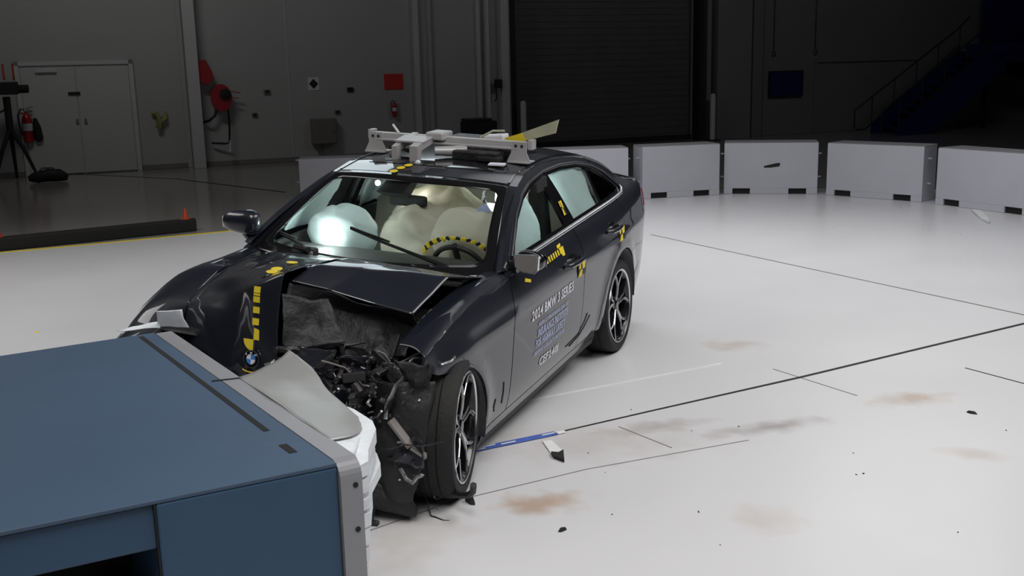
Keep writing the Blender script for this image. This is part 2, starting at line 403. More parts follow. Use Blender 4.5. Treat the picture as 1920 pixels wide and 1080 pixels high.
# local frame of a wall thing: x along the wall, y = into the wall (negative of N), so use -y to come out
def extinguisher(u, z, s, label, bag=False):
    t = wall_thing('fire_extinguisher', label, 'fire extinguisher', u, z)
    sg = -1
    def P(x, y, h): return (x*s, sg*(y*s), h*s)
    mb = MB(); mb.lathe([(0, -.26), (.07, -.26), (.085, -.24), (.085, .16), (.06, .23), (.03, .26), (.03, .29), (0, .29)], 24)
    mb.v = [(x*s, y*s-.13*s, h*s) for x, y, h in mb.v]; mb.build('cylinder', 'red', t, True)
    mb = MB(); mb.box((0, -.13*s, .30*s), (.05*s, .05*s, .05*s), None, .01); mb.bar((0, -.13*s, .33*s), (.12*s, -.15*s, .37*s), .02*s, .015*s); mb.bar((0, -.13*s, .31*s), (.11*s, -.15*s, .30*s), .02*s, .015*s); mb.build('valve', 'metal', t)
    mb = MB(); mb.tube([(.02*s, -.13*s, .30*s), (-.08*s, -.15*s, .34*s), (-.14*s, -.15*s, .22*s), (-.12*s, -.17*s, 0), (-.105*s, -.17*s, -.12*s)], .014*s, 8); mb.build('hose', 'black', t, True)
    mb = MB(); mb.lathe([(.088, -.05), (.088, .08)], 24); mb.v = [(x*s, y*s-.13*s, h*s) for x, y, h in mb.v]; mb.build('label_band', 'decal_white', t)
    mb = MB(); mb.box((0, -.03*s, 0), (.10*s, .06*s, .3*s), None, .008); mb.build('wall_bracket', 'metal', t)
    if bag:
        mb = MB(); mb.tube([(.13*s, -.12*s, .17*s), (.15*s, -.12*s, 0), (.17*s, -.12*s, -.2*s), (.16*s, -.12*s, -.26*s)], [.03*s, .07*s, .075*s, .02*s], 12); mb.build('cover_flap', 'black', t, True)
    return t
extinguisher(-2.25, .98, 1.12, 'red fire extinguisher with black hose on the wall left of the double door', True)
extinguisher(5.39, 1.05, .62, 'small red fire extinguisher hanging under the red wall sign')
# hose reel: red box above, round reel below
t = wall_thing('fire_hose_reel', 'red fire hose reel with hanging hose beside the pale column', 'hose reel', 1.55, 1.5)
mb = MB(); mb.prism([(-.42, .72), (-.24, .74), (-.14, .52), (-.10, .36), (-.24, .22), (-.40, .30)], lambda x, z: (x, -.02, z), lambda x, z: (x, -.26, z)); mb.build('cabinet', 'red', t)
mb = MB(); mb.lathe([(0, -.10), (.27, -.10), (.27, -.13), (.2, -.14), (.2, -.24), (.27, -.25), (.27, -.28), (0, -.28)], 32, 'Y'); mb.v = [(x*.8+.02, y, z*1.05-.05) for x, y, z in mb.v]; mb.build('reel_drum', 'red', t, True)
mb = MB(); mb.lathe([(0, -.27), (.12, -.275), (.12, -.32), (.05, -.34), (0, -.34)], 24, 'Y'); mb.v = [(x+.10, y, z+.02) for x, y, z in mb.v]; mb.build('reel_hub', 'black', t, True)
mb = MB(); mb.tube([(-.1, -.2, -.3), (-.14, -.2, -.42), (-.26, -.2, -.52), (-.36, -.1, -.55)], .03, 8); mb.build('bracket_arm', 'dark_metal', t, True)
mb = MB(); mb.tube([(.14, -.24, -.3), (.14, -.24, -.7), (.12, -.22, -1.0), (.04, -.2, -1.02), (-.24, -.12, -1.0)], .022, 8); mb.build('hanging_hose', 'black', t, True)
mb = MB(); mb.tube([(.13, -.24, -.95), (.12, -.24, -1.13)], [.012, .014], 8); mb.lathe([(0, -.03), (.03, -.02), (.035, .01), (.02, .03), (0, .03)], 12, 'Z', (.12, -.24, -1.17)); mb.build('nozzle', 'decal_white', t, True)  # white colour stands in for the glint of the chrome nozzle
for dz in (-.02, .07):
    pass
mb = MB(); mb.bar((.2, -.25, .08), (.42, -.25, .04), .02, .02); mb.bar((.2, -.25, -.04), (.38, -.25, -.08), .02, .02); mb.build('handle', 'red', t)
t = wall_thing('hose_hook', 'yellow green hose hook on the wall between the double door and the column', 'hook', .29, 1.0)
mb = MB(); mb.tube([(-.15, -.06, .17), (-.05, -.1, .17), (.0, -.12, .05), (.0, -.12, -.1), (-.03, -.08, -.2)], [.03, .04, .05, .05, .03], 10); mb.build('hook_arm', 'brass', t, True)
mb = MB(); mb.tube([(.14, -.06, .19), (.12, -.1, .05), (.02, -.12, -.02)], [.03, .045, .04], 10); mb.build('hook_lobe', 'brass', t, True)
mb = MB(); mb.box((0, -.015, 0), (.16, .03, .22), None, .01); mb.build('mounting_plate', 'brass', t)
def plain(name, label, cat, u0, u1, z0, z1, d, m, off=0, group=None, lip=True):
    t = wall_thing(name, label, cat, (u0+u1)/2, (z0+z1)/2, off, group); W2, H2 = u1-u0, z1-z0
    mb = MB(); mb.box((0, -d/2, 0), (W2, d, H2), None, min(.012, W2*.1)); mb.build('body', m, t)
    return t, W2, H2
t, a, b = plain('target_sign', 'small white square sign with a black diamond on the wall', 'sign', 3.47, 3.72, 1.54, 1.82, .01, 'decal_white')
mb = MB(); mb.prism([(0, .11), (.10, 0), (0, -.11), (-.10, 0)], lambda x, z: (x, -.012, z), lambda x, z: (x, -.018, z)); mb.build('diamond', 'tape_black', t)
for lab, u, z, sz, m in (('small dark socket box on the wall left of the diamond sign', 2.57, 1.54, .14, 'grey_box'), ('small dark socket box on the wall right of the diamond sign', 4.41, 1.53, .14, 'black'),
                         ('small pale socket above the grey electrical box', 4.09, 1.05, .12, 'grey_box'), ('small pale socket low beside the hose reel', 2.27, 1.06, .12, 'grey_box')):
    t, a, b = plain('socket_box', lab, 'socket', u-sz/2, u+sz/2, z-sz*.35, z+sz*.35, .05, m)
    mb = MB(); mb.box((0, -.052, 0), (sz*.6, .01, sz*.4)); mb.build('socket_face', 'black', t)
t, a, b = plain('electrical_box', 'grey electrical cabinet on the wall with a conduit running down', 'cabinet', 3.47, 4.02, .36, .92, .22, 'grey_box')
mb = MB(); mb.box((0, -.225, 0), (a-.04, .02, b-.04), None, .008); dd = mb.build('cabinet_door', 'grey_box', t)
mb = MB(); mb.box((.2, -.245, 0), (.03, .02, .08)); mb.build('latch', 'metal', dd)
mb = MB(); mb.tube([(-.05, -.08, -.28), (-.05, -.08, -.63)], .022, 8); mb.build('conduit', 'grey_box', t)
t, a, b = plain('red_sign', 'plain bright red rectangular sign above the small extinguisher', 'sign', 5.2, 5.64, 1.50, 1.85, .02, 'red_sign')
t, a, b = plain('switch_box', 'black switch box on the pale pilaster beside the roller door', 'switch', 7.8, 7.97, 1.46, 1.66, .1, 'black', .16)
mb = MB(); mb.tube([(-.05, -.03, -.1), (-.05, -.03, -.35), (-.1, -.03, -.4)], .015, 6); mb.build('cable', 'black', t)
t = wall_thing('equipment_cart', 'dark equipment cart standing against the wall behind the car', 'cart', 7.15, 0, .5)
mb = MB(); mb.box((0, -.3, .48), (.72, .5, .55), None, .02); mb.build('body', 'black', t)
mb = MB(); mb.box((-.05, -.3, .79), (.6, .42, .06), None, .01); mb.build('top_tray', 'dark_metal', t)
for x in (-.3, .3):
    for y in (-.5, -.1): mb = MB(); mb.lathe([(0, -.02), (.08, -.02), (.08, .02), (0, .02)], 16, 'Y', (x, y, .08)); mb.box((x, y, .16), (.04, .04, .12)); mb.build('caster', 'rubber', t)
for u, lab in ((8.36, 'pale grey bollard at the left jamb of the roller door'), (13.5, 'pale grey bollard at the right jamb of the roller door')):
    t = wall_thing('bollard', lab, 'bollard', u, 0, .55)
    mb = MB(); mb.lathe([(0, 0), (.11, 0), (.11, .02), (.07, .02), (.07, 1.10), (.06, 1.14), (.03, 1.16), (0, 1.16)], 20); mb.build('post', 'wall_light', t, True)
    mb = MB(); mb.box((0, 0, .01), (.3, .3, .02)); mb.build('base_plate', 'dark_metal', t)
t, a, b = plain('wall_screen', 'black rectangular screen on the dark right part of the wall', 'screen', 15.45, 16.5, 1.0, 1.66, .08, 'trim_black', .1)
mb = MB(); mb.box((0, -.085, 0), (a-.06, .01, b-.06)); mb.build('screen_panel', 'navy', t)
for u, z, lab in ((15.6, 2.1, 'small chrome fitting on a conduit above the black screen'), (16.9, 2.12, 'small pale fitting right of the screen high on the wall')):
    t, a, b = plain('wall_fitting', lab, 'fitting', u-.05, u+.05, z-.05, z+.05, .08, 'metal', .06)
    mb = MB(); mb.tube([(-.0, -.04, .05), (-.0, -.04, 1.5)], .014, 6); mb.build('conduit', 'dark_metal', t)
# two narrow light strips above the extinguisher
for u, lab in ((-2.58, 'narrow orange reflector strip, left one of the pair by the double door'), (-2.40, 'narrow orange reflector strip nearer the double door frame')):
    t, a, b = plain('reflector_strip', lab, 'reflector', u-.02, u+.02, 1.95, 2.25, .02, 'orange')
# staircase (navy steel) in front of the right part of the wall
st = wall_thing('steel_staircase', 'dark blue steel staircase and landing rising to the right', 'staircase', 0, 0, 1.2)
def stp(u, z, o): return (u, -o, z)
for o in (0, 1.0):
    mb = MB(); mb.prism([(17.9, 0), (18.9, 0), (21.3, 1.55), (21.3, 2.05), (20.6, 2.05), (17.9, .25)], lambda x, z: (x, -o, z), lambda x, z: (x, -o-.05, z)); mb.build('stringer', 'navy', st)
for k in range(11):
    mb = MB(); mb.box((18.35+k*.25, -.5, .15+k*.175), (.27, .98, .04)); mb.build('step', 'navy', st)
mb = MB(); mb.box((22.6, -.5, 2.0), (3.2, 1.1, .5), None, .01); mb.build('landing', 'navy', st)
mb = MB(); mb.box((23.3, .4, 2.9), (2.9, .08, 1.6)); mb.build('landing_panel', 'navy', st)
mb = MB(); mb.prism([(21.2, 1.8), (24.2, 1.8), (24.2, 1.2), (22.9, 1.25), (22.0, 1.45)], lambda x, z: (x, -.1, z), lambda x, z: (x, -.2, z)); mb.build('gusset', 'navy', st)
for o in (.02, 1.03):
    mb = MB()
    mb.tube([(17.35, -o, .15), (17.35, -o, .62), (20.6, -o, 2.62), (21.0, -o, 2.95)], .022, 8); mb.tube([(17.4, -o, .12), (17.7, -o, .12), (20.7, -o, 2.2)], .02, 8)
    for k in range(5): mb.tube([(17.9+k*.7, -o, .25+k*.45), (17.9+k*.7, -o, .95+k*.44)], .016, 6)
    mb.build('handrail', 'dark_metal', st, True)
for u in (21.6, 24.0): mb = MB(); mb.box((u, -.1, .9), (.12, .12, 1.8)); mb.build('post', 'black', st)
t = wall_thing('work_bench', 'dark low bench standing under the staircase at the right edge', 'bench', 23.2, 0, 2.9)
mb = MB(); mb.box((0, 0, .28), (2.0, .7, .06), None, .01); mb.build('bench_top', 'grey_box', t)
for x in (-.9, .9):
    for y in (-.3, .3): mb = MB(); mb.box((x, y, .125), (.06, .06, .25)); mb.build('leg', 'dark_metal', t)
# ---- tripod camera at the left edge
t = empty('tripod_camera', (-11.35, -13.9, 0), atan2(E_.y, E_.x), 'black camera on a tripod at the left edge of the picture', 'camera')
for dx, dy in ((.42, -.1), (-.35, -.2), (0, .4)):
    mb = MB(); mb.tube([(0, 0, 1.02), (dx*.5, dy*.5, .6), (dx, dy, .02)], [.05, .04, .025], 8); mb.build('leg', 'black', t)
mb = MB(); mb.tube([(0, 0, .95), (0, 0, 1.62)], .07, 10); mb.build('centre_column', 'black', t)
mb = MB(); mb.box((.02, 0, 1.78), (.42, .3, .24), None, .02); mb.tube([(.2, 0, 1.76), (.4, -.05, 1.76)], .08, 12); mb.build('camera_body', 'black', t)
mb = MB(); mb.tube([(0, .05, 1.4), (-.3, -.2, 1.25)], .018, 6); mb.build('pan_handle', 'black', t)
t = empty('equipment_bag', (-11.3, -13.0, 0), atan2(E_.y, E_.x), 'dark equipment bag slumped on the floor beside the tripod', 'bag')
mb = MB(); mb.tube([(-.36, 0, .08), (-.25, 0, .10), (0, 0, .13), (.2, 0, .12), (.34, 0, .07)], [.05, .10, .125, .12, .06], 14); mb.build('bag_body', 'black', t, True)
mb = MB(); mb.tube([(-.2, -.05, .18), (-.1, -.02, .27), (.08, -.02, .27), (.16, -.05, .2)], .014, 6); mb.build('carry_strap', 'plastic', t, True)
# floor seam in the grey floor
def ribbon(name, pts, w_, h, m, z=0.0):
    mb = MB()
    P = [Vector((x, y, 0)) for x, y in pts]; L_ = []; R_ = []
    for i, p in enumerate(P):
        d = (P[min(i+1, len(P)-1)]-P[max(i-1, 0)]).normalized(); s = Vector((-d.y, d.x, 0)); ww = w_[i] if isinstance(w_, list) else w_
        L_.append(p+s*ww/2); R_.append(p-s*ww/2)
    n = len(P); vs = [(*p.xy, z+h) for p in L_]+[(*p.xy, z+h) for p in R_]+[(*p.xy, z) for p in L_]+[(*p.xy, z) for p in R_]; fs = []
    for i in range(n-1):
        fs += [(i, i+1, n+i+1, n+i), (i, 2*n+i, 2*n+i+1, i+1), (n+i, n+i+1, 3*n+i+1, 3*n+i)]
    fs += [(0, n, 3*n, 2*n), (n-1, 3*n-1, 4*n-1, 2*n-1)]
    mb.add(vs, fs); return mb.build(name, m)
def floor_trim(n, pts, w_, m, h=.002): o = ribbon('trim_%d' % n, pts, w_, h, m); o['kind'] = 'structure'; return o
ribbon('trim_20', [(-12.74, -13.98), (-12.27, -10.78), (-10.8, -7.3)], .05, .003, 'black', -.004)['kind'] = 'structure'
floor_trim(21, [(-1.124, 1.101), (-1.625, 1.479), (-2.571, 2.206), (-4.516, 3.622), (-8.5, 6.5)], [.010, .014, .022, .026, .03], 'black', .004)
floor_trim(22, [(-7.945, -.228), (-5.089, 3.312), (-4.6, 3.9)], .018, 'grey_box', .003)
floor_trim(23, [(-1.5, .62), (-1.619, .734), (-2.626, 1.566), (-2.75, 1.66)], .012, 'white_cloth', .003)
floor_trim(24, [(-2.715, 2.014), (-2.29, 2.584)], .008, 'grey_box')
floor_trim(25, [(-3.12, 3.2), (-2.7, 3.75)], .012, 'black')
floor_trim(26, [(-1.288, 1.366), (-1.05, 1.735)], .006, 'grey_box')
floor_trim(27, [(.44, .691), (-.017, .924), (-.611, 1.398), (-1.3, 2.1)], .006, 'grey_box')
# ---- dark trench wall and yellow edge line at the left
yl = ribbon('yellow_floor_line', [(1.2, -12.3), (-4.836, -7.25), (-5.695, -6.52), (-6.973, -5.50), (-7.6, -5.0)], .07, .004, 'yellow')
tag(yl, 'yellow edge line along the white floor at the left', 'floor line')
t = empty('low_black_kerb', (-6.786, -5.99, 0), atan2(-7.296+5.969, -4.893+6.786), 'long low black kerb along the yellow line at the left', 'kerb')
mb = MB(); mb.box((3.4, -.1, .075), (6.9, .16, .15), None, .01); mb.build('kerb_body', 'black', t)
mb = MB(); mb.box((3.4, -.1, .153), (6.9, .12, .008)); mb.build('kerb_top', 'plastic', t)
def cone(x, y, z, s, lab):
    t = empty('traffic_cone', (x, y, z), .3, lab, 'cone')
    mb = MB(); mb.lathe([(.10*s, 0), (.035*s, .30*s), (.02*s, .33*s), (0, .33*s)], 20); mb.build('cone_body', 'orange', t, True)
    mb = MB(); mb.box((0, 0, .01*s), (.26*s, .26*s, .02*s), None, .004); mb.build('cone_base', 'orange', t)
cone(-6.78, -6.10, .157, .42, 'small orange cone standing on the right end of the black kerb')
cone(-4.98, -7.38, .157, .35, 'small orange cone on the black kerb at the left picture edge')
# ---- white barriers
def water_barrier(p0, p1, lab, h=.77, shade=False, rods=(True, True)):
    p0, p1 = Vector((*p0, 0)), Vector((*p1, 0)); d = p1-p0; L_ = d.length; an = atan2(d.y, d.x)
    t = empty('white_barrier', (p0+p1)/2, an, lab, 'barrier', 'white barriers around the test floor')
    D = .42; m = 'white_barrier'           # front face at local y=0 side facing the camera is -y or +y
    sg = 1 if (Vector((4.3, 3.0, 0))-(p0+p1)/2).dot(Vector((-d.y, d.x, 0))) > 0 else -1
    hh = .085
    def bx(n, x0, x1, y0, y1, z0, z1, mm, bev=0):
        mb = MB(); mb.box(((x0+x1)/2, -sg*(y0+y1)/2, (z0+z1)/2), (x1-x0, abs(y1-y0), z1-z0), None, bev); return mb.build(n, mm, t)
    # body with two fork pockets cut through the foot
    w1, w2 = .13, .16; a = L_/2
    xs = [(-a, -a+w1), (-a+w1+.26, a-w1-.26-.03), (a-w1-.03, a)]
    mb = MB(); mb.box((0, -sg*D/2, (h+hh)/2), (L_, D, h-hh), None, .008)
    for x0, x1 in xs: mb.box(((x0+x1)/2, -sg*D/2, hh/2+.002), (x1-x0, D, hh), None, .004)
    mb.build('body', m, t)
    for x0 in (-a+w1, a-w1-.29): bx('fork_pocket', x0, x0+.26, .03, .4, .003, hh+.004, 'black')
    bx('rear_plate', -a+.01, a-.01, D, D+.02, .02, h+.012, 'barrier_grey', .004)
    bx('top_cap', -a, a, .02, D, h, h+.008, 'barrier_grey', .003)
    for e_, on in ((-1, rods[0]), (1, rods[1])):
        if on:
            for z in (.25, .60):
                mb = MB(); mb.tube([(e_*(a-.01), -sg*.15, z), (e_*(a+.055), -sg*.15, z)], .012, 8); mb.build('link_rod', 'wall_light', t)
    return t
water_barrier((-10.05, -6.50), (-10.75, -5.25), 'white barrier left of the car, seen past the passenger door mirror', .62)
water_barrier((-10.9, -5.1), (-11.2, -3.8), 'white barrier hidden behind the car roof at the left', .62)
water_barrier((-10.35, -2.55), (-10.98, -1.38), 'white barrier directly behind the car boot')
water_barrier((-11.12, -1.20), (-11.84, -.2), 'white barrier immediately right of the car, left of the one with a dark tape mark')
b2 = water_barrier((-11.97, -.16), (-12.22, 1.195), 'white barrier with a slanted dark tape mark on its face')
water_barrier((-12.14, 1.33), (-11.58, 2.68), 'white barrier third from the right picture edge, without tape and below the staircase foot')
water_barrier((-11.42, 2.86), (-10.45, 4.02), 'white barrier cut by the right picture edge')
mb = MB(); mb.prism([(-.10, .40), (-.10, .425), (.09, .47), (.14, .47), (.13, .42), (.0, .40)], lambda x, z: (x, .004, z), lambda x, z: (x, -.002, z))
mb.build('tape_mark', 'tape_black', b2)
# ---- loose things on the floor
def shard(name, x, y, s, an, lab, cat='debris', m='black', group=None, h=.4, z=0):
    random.seed(int((x*37+y*91)*10) & 0xffff)
    n = 6; poly = [(cos(2*pi*k/n)*s*random.uniform(.5, 1), sin(2*pi*k/n)*s*.45*random.uniform(.5, 1)) for k in range(n)]
    mb = MB(); q_ = [(a_*.6, b_*.5) for a_, b_ in poly]
    k = n; vs = [(a_, b_, .0005) for a_, b_ in poly]+[(a_, b_, s*h) for a_, b_ in q_]
    fs = [tuple(range(n))[::-1], tuple(range(n, 2*n))]+[(i, (i+1) % n, (i+1) % n+n, i+n) for i in range(n)]
    mb.add(vs, fs); o = mb.build(name, m); o.location = (x, y, z); o.rotation_euler = (0, 0, an)
    return tag(o, lab, cat, group)
shard('debris_lump', -.03, 1.007, .05, 1.0, 'black plastic lump on the white floor below the front wheel', 'debris', 'plastic', None, .8)
shard('debris_shard', .117, 1.526, .035, -.6, 'black splinter at the bottom centre of the white floor', 'debris')
shard('debris_shard', -2.151, 3.229, .035, 1.2, 'black splinter far right between the two brown stains', 'debris')
shard('debris_shard', -.046, .91, .018, .4, 'tiny black chip nearest the front tyre', 'debris')
for x, y in ((-1.349, 1.774), (-1.502, 2.008), (-1.276, 2.648), (-.977, 2.687), (.029, 2.212), (.092, .893), (-.12, 1.684), (-.437, 3.156), (-.279, 2.051), (-.831, 1.334), (-1.0, 2.72), (-1.9, 3.4), (-1.6, 1.35), (-.6, 1.5)):
    shard('debris_chip', x, y, random.uniform(.007, .013), random.uniform(0, 3), 'tiny dark chip scattered on the bright floor right of the car', 'debris', 'black', 'tiny dark chips on the floor')
shard('paper_scrap', -1.989, -3.739, .045, .5, 'small yellow scrap on the white floor at the far left', 'scrap', 'yellow', None, .12)
t = empty('white_strip', (-10.25, 3.42, 0), atan2(.153, 1.058), 'white plastic strip lying before the rightmost barrier', 'strip')
mb = MB(); mb.prism([(-.55, -.03), (-.48, .07), (.2, .05), (.55, 0), (.2, -.04)], lambda x, y: (x, y, .004), lambda x, y: (x, y, .03)); mb.build('strip_body', 'white_cloth', t)
# blue strap
t = empty('blue_strap', (-.86, .90, 0), atan2(1.051-.742, -1.042+.672), 'blue webbing strap with white printing beside the front wheel', 'strap')
Ls = .52
mb = MB(); mb.box((0, 0, .006), (Ls, .05, .006), None, .002); mb.build('webbing', 'strap', t)
for x0, x1, y in ((-.25, -.12, .006), (-.09, 0.0, -.008), (.17, .25, -.002), (-.24, -.19, -.016)):
    mb = MB(); mb.box(((x0+x1)/2, y, .0105), (x1-x0, .012, .002)); mb.build('print_mark', 'white_cloth', t)
mb = MB(); mb.box((.29, -.005, .006), (.05, .035, .005), None, .001); mb.build('loop', 'white_cloth', t)
t = empty('plastic_tag', (-.80, 1.16, 0), 2.45, 'pale plastic tag with a black tip lying past the strap end', 'tag')
mb = MB(); mb.prism([(-.16, -.03), (.04, -.035), (.03, .035), (-.16, .02)], lambda x, y: (x, y, .002), lambda x, y: (x, y, .008)); mb.build('tag_body', 'white_cloth', t); t.rotation_euler[2] = .62
mb = MB(); mb.prism([(.04, -.036), (.10, -.038), (.17, .0), (.09, .02), (.03, .036), (.06, 0)], lambda x, y: (x, y, .002), lambda x, y: (x, y, .02)); mb.build('black_tip', 'black', t)
# ================================================================== the impact barrier
a_ = Vector((.937-1.951, .065-1.545, 0)).normalized(); b_ = Vector((-a_.y, a_.x, 0))
if b_.x < 0: b_ = -b_
NC = Vector((1.951, 1.545, 0))
IB = bpy.data.objects.new('impact_barrier', None); COL.objects.link(IB)
IB.matrix_world = Matrix(((b_.x, -a_.x, 0, NC.x), (b_.y, -a_.y, 0, NC.y), (0, 0, 1, 0), (0, 0, 0, 1)))   # local x = backwards, -y = along the face to the far end
tag(IB, 'blue grey steel impact barrier block in the left foreground', 'crash barrier')
LF = 1.79
def fy(mb): mb.v = [(x, -(y+(max(0, x)*(.083*(1-y/LF)+.01*y/LF))), z) for x, y, z in mb.v]; return mb   # its sides run slightly oblique to the face
def ib(n, x0, x1, y0, y1, z0, z1, m, bev=.006):
    mb = MB(); mb.box(((x0+x1)/2, (y0+y1)/2, (z0+z1)/2), (x1-x0, y1-y0, z1-z0), None, bev); return fy(mb).build(n, m, IB)
ib('head_block', .0, .475, 0, LF, .0, .988, 'block_blue')
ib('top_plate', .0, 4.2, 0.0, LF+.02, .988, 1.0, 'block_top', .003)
ib('side_beam', .475, 4.2, .012, .06, .865, .988, 'block_blue')
ib('far_beam', .475, 4.2, LF-.06, LF, .83, .988, 'block_blue')
ib('foot_beam', .475, 4.2, .08, .33, .0, .14, 'block_blue')
mb = MB(); mb.bar((.46, .12, .62), (1.9, .12, .08), .16, .10); fy(mb).build('diagonal_strut', 'block_blue', IB)
mb = MB(); mb.bar((.5, .22, .50), (1.4, .22, .35), .2, .03); fy(mb).build('gusset_plate', 'block_blue', IB)
ib('void_shade_panel', .476, 4.2, .34, .40, 0, .985, 'black')  # added black sheet standing in for the deep shade behind the struts
ib('ground_bracket', 1.35, 1.9, .16, .33, .14, .42, 'grey_box')
# recessed groove along the front edge of the top
ib('top_groove', .052, .070, .36, LF-.02, .997, 1.0015, 'black', 0)
ib('top_groove', .055, .078, .14, .22, .997, 1.0015, 'black', 0)
ib('bolt_hole', .22, .235, -.002, .01, .70, .705, 'black', 0)
ib('weld_seam', .476, .480, -.001, .02, .0, .99, 'black', 0)
# grey face plate with rounded near top corner
def rounded(y0, y1, z0, z1, r):
    pts = [(y1, z0), (y1, z1)]
    for k in range(7): an = pi/2+k*pi/12; pts.append((y0+r+r*cos(an), z1-r+r*sin(an)))
    pts.append((y0, z0)); return pts
mb = MB(); mb.prism(rounded(-.012, LF+.0, .0, 1.0, .05), lambda y, z: (-.066, y, z), lambda y, z: (-.002, y, z)); fy(mb).build('face_plate', 'grey_plate', IB)
for z in (.93, .80): 
    mb = MB(); mb.tube([(-.045, -.014, z), (-.045, -.008, z)], .008, 10); fy(mb).build('bolt_hole', 'black', IB)
mb = MB(); mb.bar((-.09, .94, 1.001), (.03, .97, 1.001), .008, .004); fy(mb).build('plate_seam', 'black', IB)
# crushed honeycomb and its bent cladding sheets (built in world coordinates, then parented)
def to_ib(p): return IB.matrix_world.inverted() @ Vector(p)
def hv(x, y, z): return to_ib((x, y, z))
S = [[hv(1.364, .795, 1.002), hv(1.24, .86, 1.03), hv(1.186, .885, 1.06)],
     [hv(1.562, 1.084, 1.002), hv(1.40, 1.06, 1.01), hv(1.27, 1.03, 1.03)],
     [hv(1.709, 1.298, 1.002), hv(1.54, 1.26, .99), hv(1.41, 1.20, .995)],
     [hv(1.80, 1.43, 1.0), hv(1.70, 1.45, .985), hv(1.54, 1.40, .955)]]
patch('cladding_sheet', S, 'alu', IB, 7, .006, 6, .003)
# layered core, seen end-on: stacked thin crushed layers
yb = IB.matrix_world.inverted()
random.seed(3)
for k in range(15):
    z1 = .965-k*.05; z0 = z1-.039
    d0 = .30+.02*sin(k*1.3)-.012*k+random.uniform(-.012, .012)
    rows = []
    mb = MB()
    j_ = random.uniform(-.012, .012); pts = [(-.066, .02), (-.066, .86), (-.16, .80), (-.26, .66), (-.282, .50), (-.272+j_+.004*k, .34+j_), (-.245+j_+.004*k, .26+j_), (-.15, .12), (-.11, .04)]
    mb.prism(pts, lambda x, y: (x, y, z0+.004*sin(y*9+k)), lambda x, y: (x, y, z1+.006*sin(y*7+k*2)))
    tf = 1 if k < 4 else max(.35, 1-.11*(k-3)); mb.v = [(-.066+(x+.066)*tf, y, z) for x, y, z in mb.v]
    fy(mb).build('honeycomb_layer', 'honey', IB)
patch('honeycomb_top', [[hv(1.62, 1.17, .990), hv(1.42, 1.10, .975)], [hv(1.74, 1.345, .99), hv(1.50, 1.26, .972)], [hv(1.88, 1.55, .985), hv(1.56, 1.40, .955)]], 'honey', IB, 6, .006, 7, .003)
# torn flaps at the far corner
patch('torn_flap', [[hv(.803, .13, .995), hv(.84, .0, 1.0)], [hv(.83, .13, 1.04), hv(.86, .02, 1.04)], [hv(.845, .135, 1.085), hv(.885, .04, 1.08)]], 'honey', IB, 5, .006, 9, .003)
patch('torn_flap', [[hv(.86, .03, 1.004), hv(.95, -.12, 1.0)], [hv(.83, .01, 1.02), hv(.90, -.08, 1.012)]], 'honey', IB, 5, .008, 12, .003)
# ================================================================== the car
ROLL, PIT, DZ = -.0591, -.0403, .0793
CM = Matrix.Translation((-2.851, 0, DZ)) @ Matrix.Rotation(-PIT, 4, 'Y') @ Matrix.Rotation(ROLL, 4, 'X') @ Matrix.Translation((2.851, 0, 0))
CAR = bpy.data.objects.new('crashed_sedan', None); COL.objects.link(CAR); CAR.matrix_world = CM
tag(CAR, 'dark blue crash-tested sedan with a destroyed front end on the white floor', 'car')
CI = CM.inverted()
HB = [(.17, .825), (.25, .862), (.36, .885), (.48, .895), (.62, .900), (.72, .902), (.80, .897), (.88, .880), (.95, .852), (1.0, .815)]
PL = [(-4.0, .72), (-3.93, .80), (-3.8, .875), (-3.6, .93), (-3.3, .968), (-3.0, .99), (-2.6, 1.0), (-1.5, 1.0), (-.8, .998), (-.3, 1.0), (.1, .985), (.4, .93), (.7, .8)]
PU = [(-3.9, .84), (-3.4, .90), (-3.0, .945), (-2.6, .975), (-2.2, .995), (-1.5, 1.0), (-.6, 1.0)]
def zb(x): return 1.015+max(0, min(2.2, -x-.95))*.028
def Yb(x, z):
    b = zb(x)
    if z <= b: y = interp(HB, z/b)
    else:
        t = z-b; y = .815-.50*t-.28*t*t
        y = y*(1+(interp(PU, x)-1)*min(1, t/.1))
    k = interp(PL, x)
    # flares round the wheel arches
    for cx in (-.08, -2.851):
        r = sqrt((x-cx)**2+(z-.34)**2)
        if z < .85: y += .014*math.exp(-((r-.40)/.06)**2)
    # waist line crease
    y += .006*math.exp(-((z-.80-.02*(-x-1.5))/.022)**2)
    return y*k
def SS(x, z): return Vector((x, Yb(x, z), z))
EDG = [(-4.0, .98), (-3.93, 1.03), (-3.8, 1.065), (-3.6, 1.085), (-3.42, 1.12), (-3.2, 1.215), (-3.0, 1.29), (-2.7, 1.365), (-2.4, 1.405), (-2.0, 1.42), (-1.75, 1.405), (-1.55, 1.365), (-1.3, 1.275), (-1.05, 1.155), (-.85, 1.03), (-.75, .985)]
def ze(x): return interp(EDG, x)
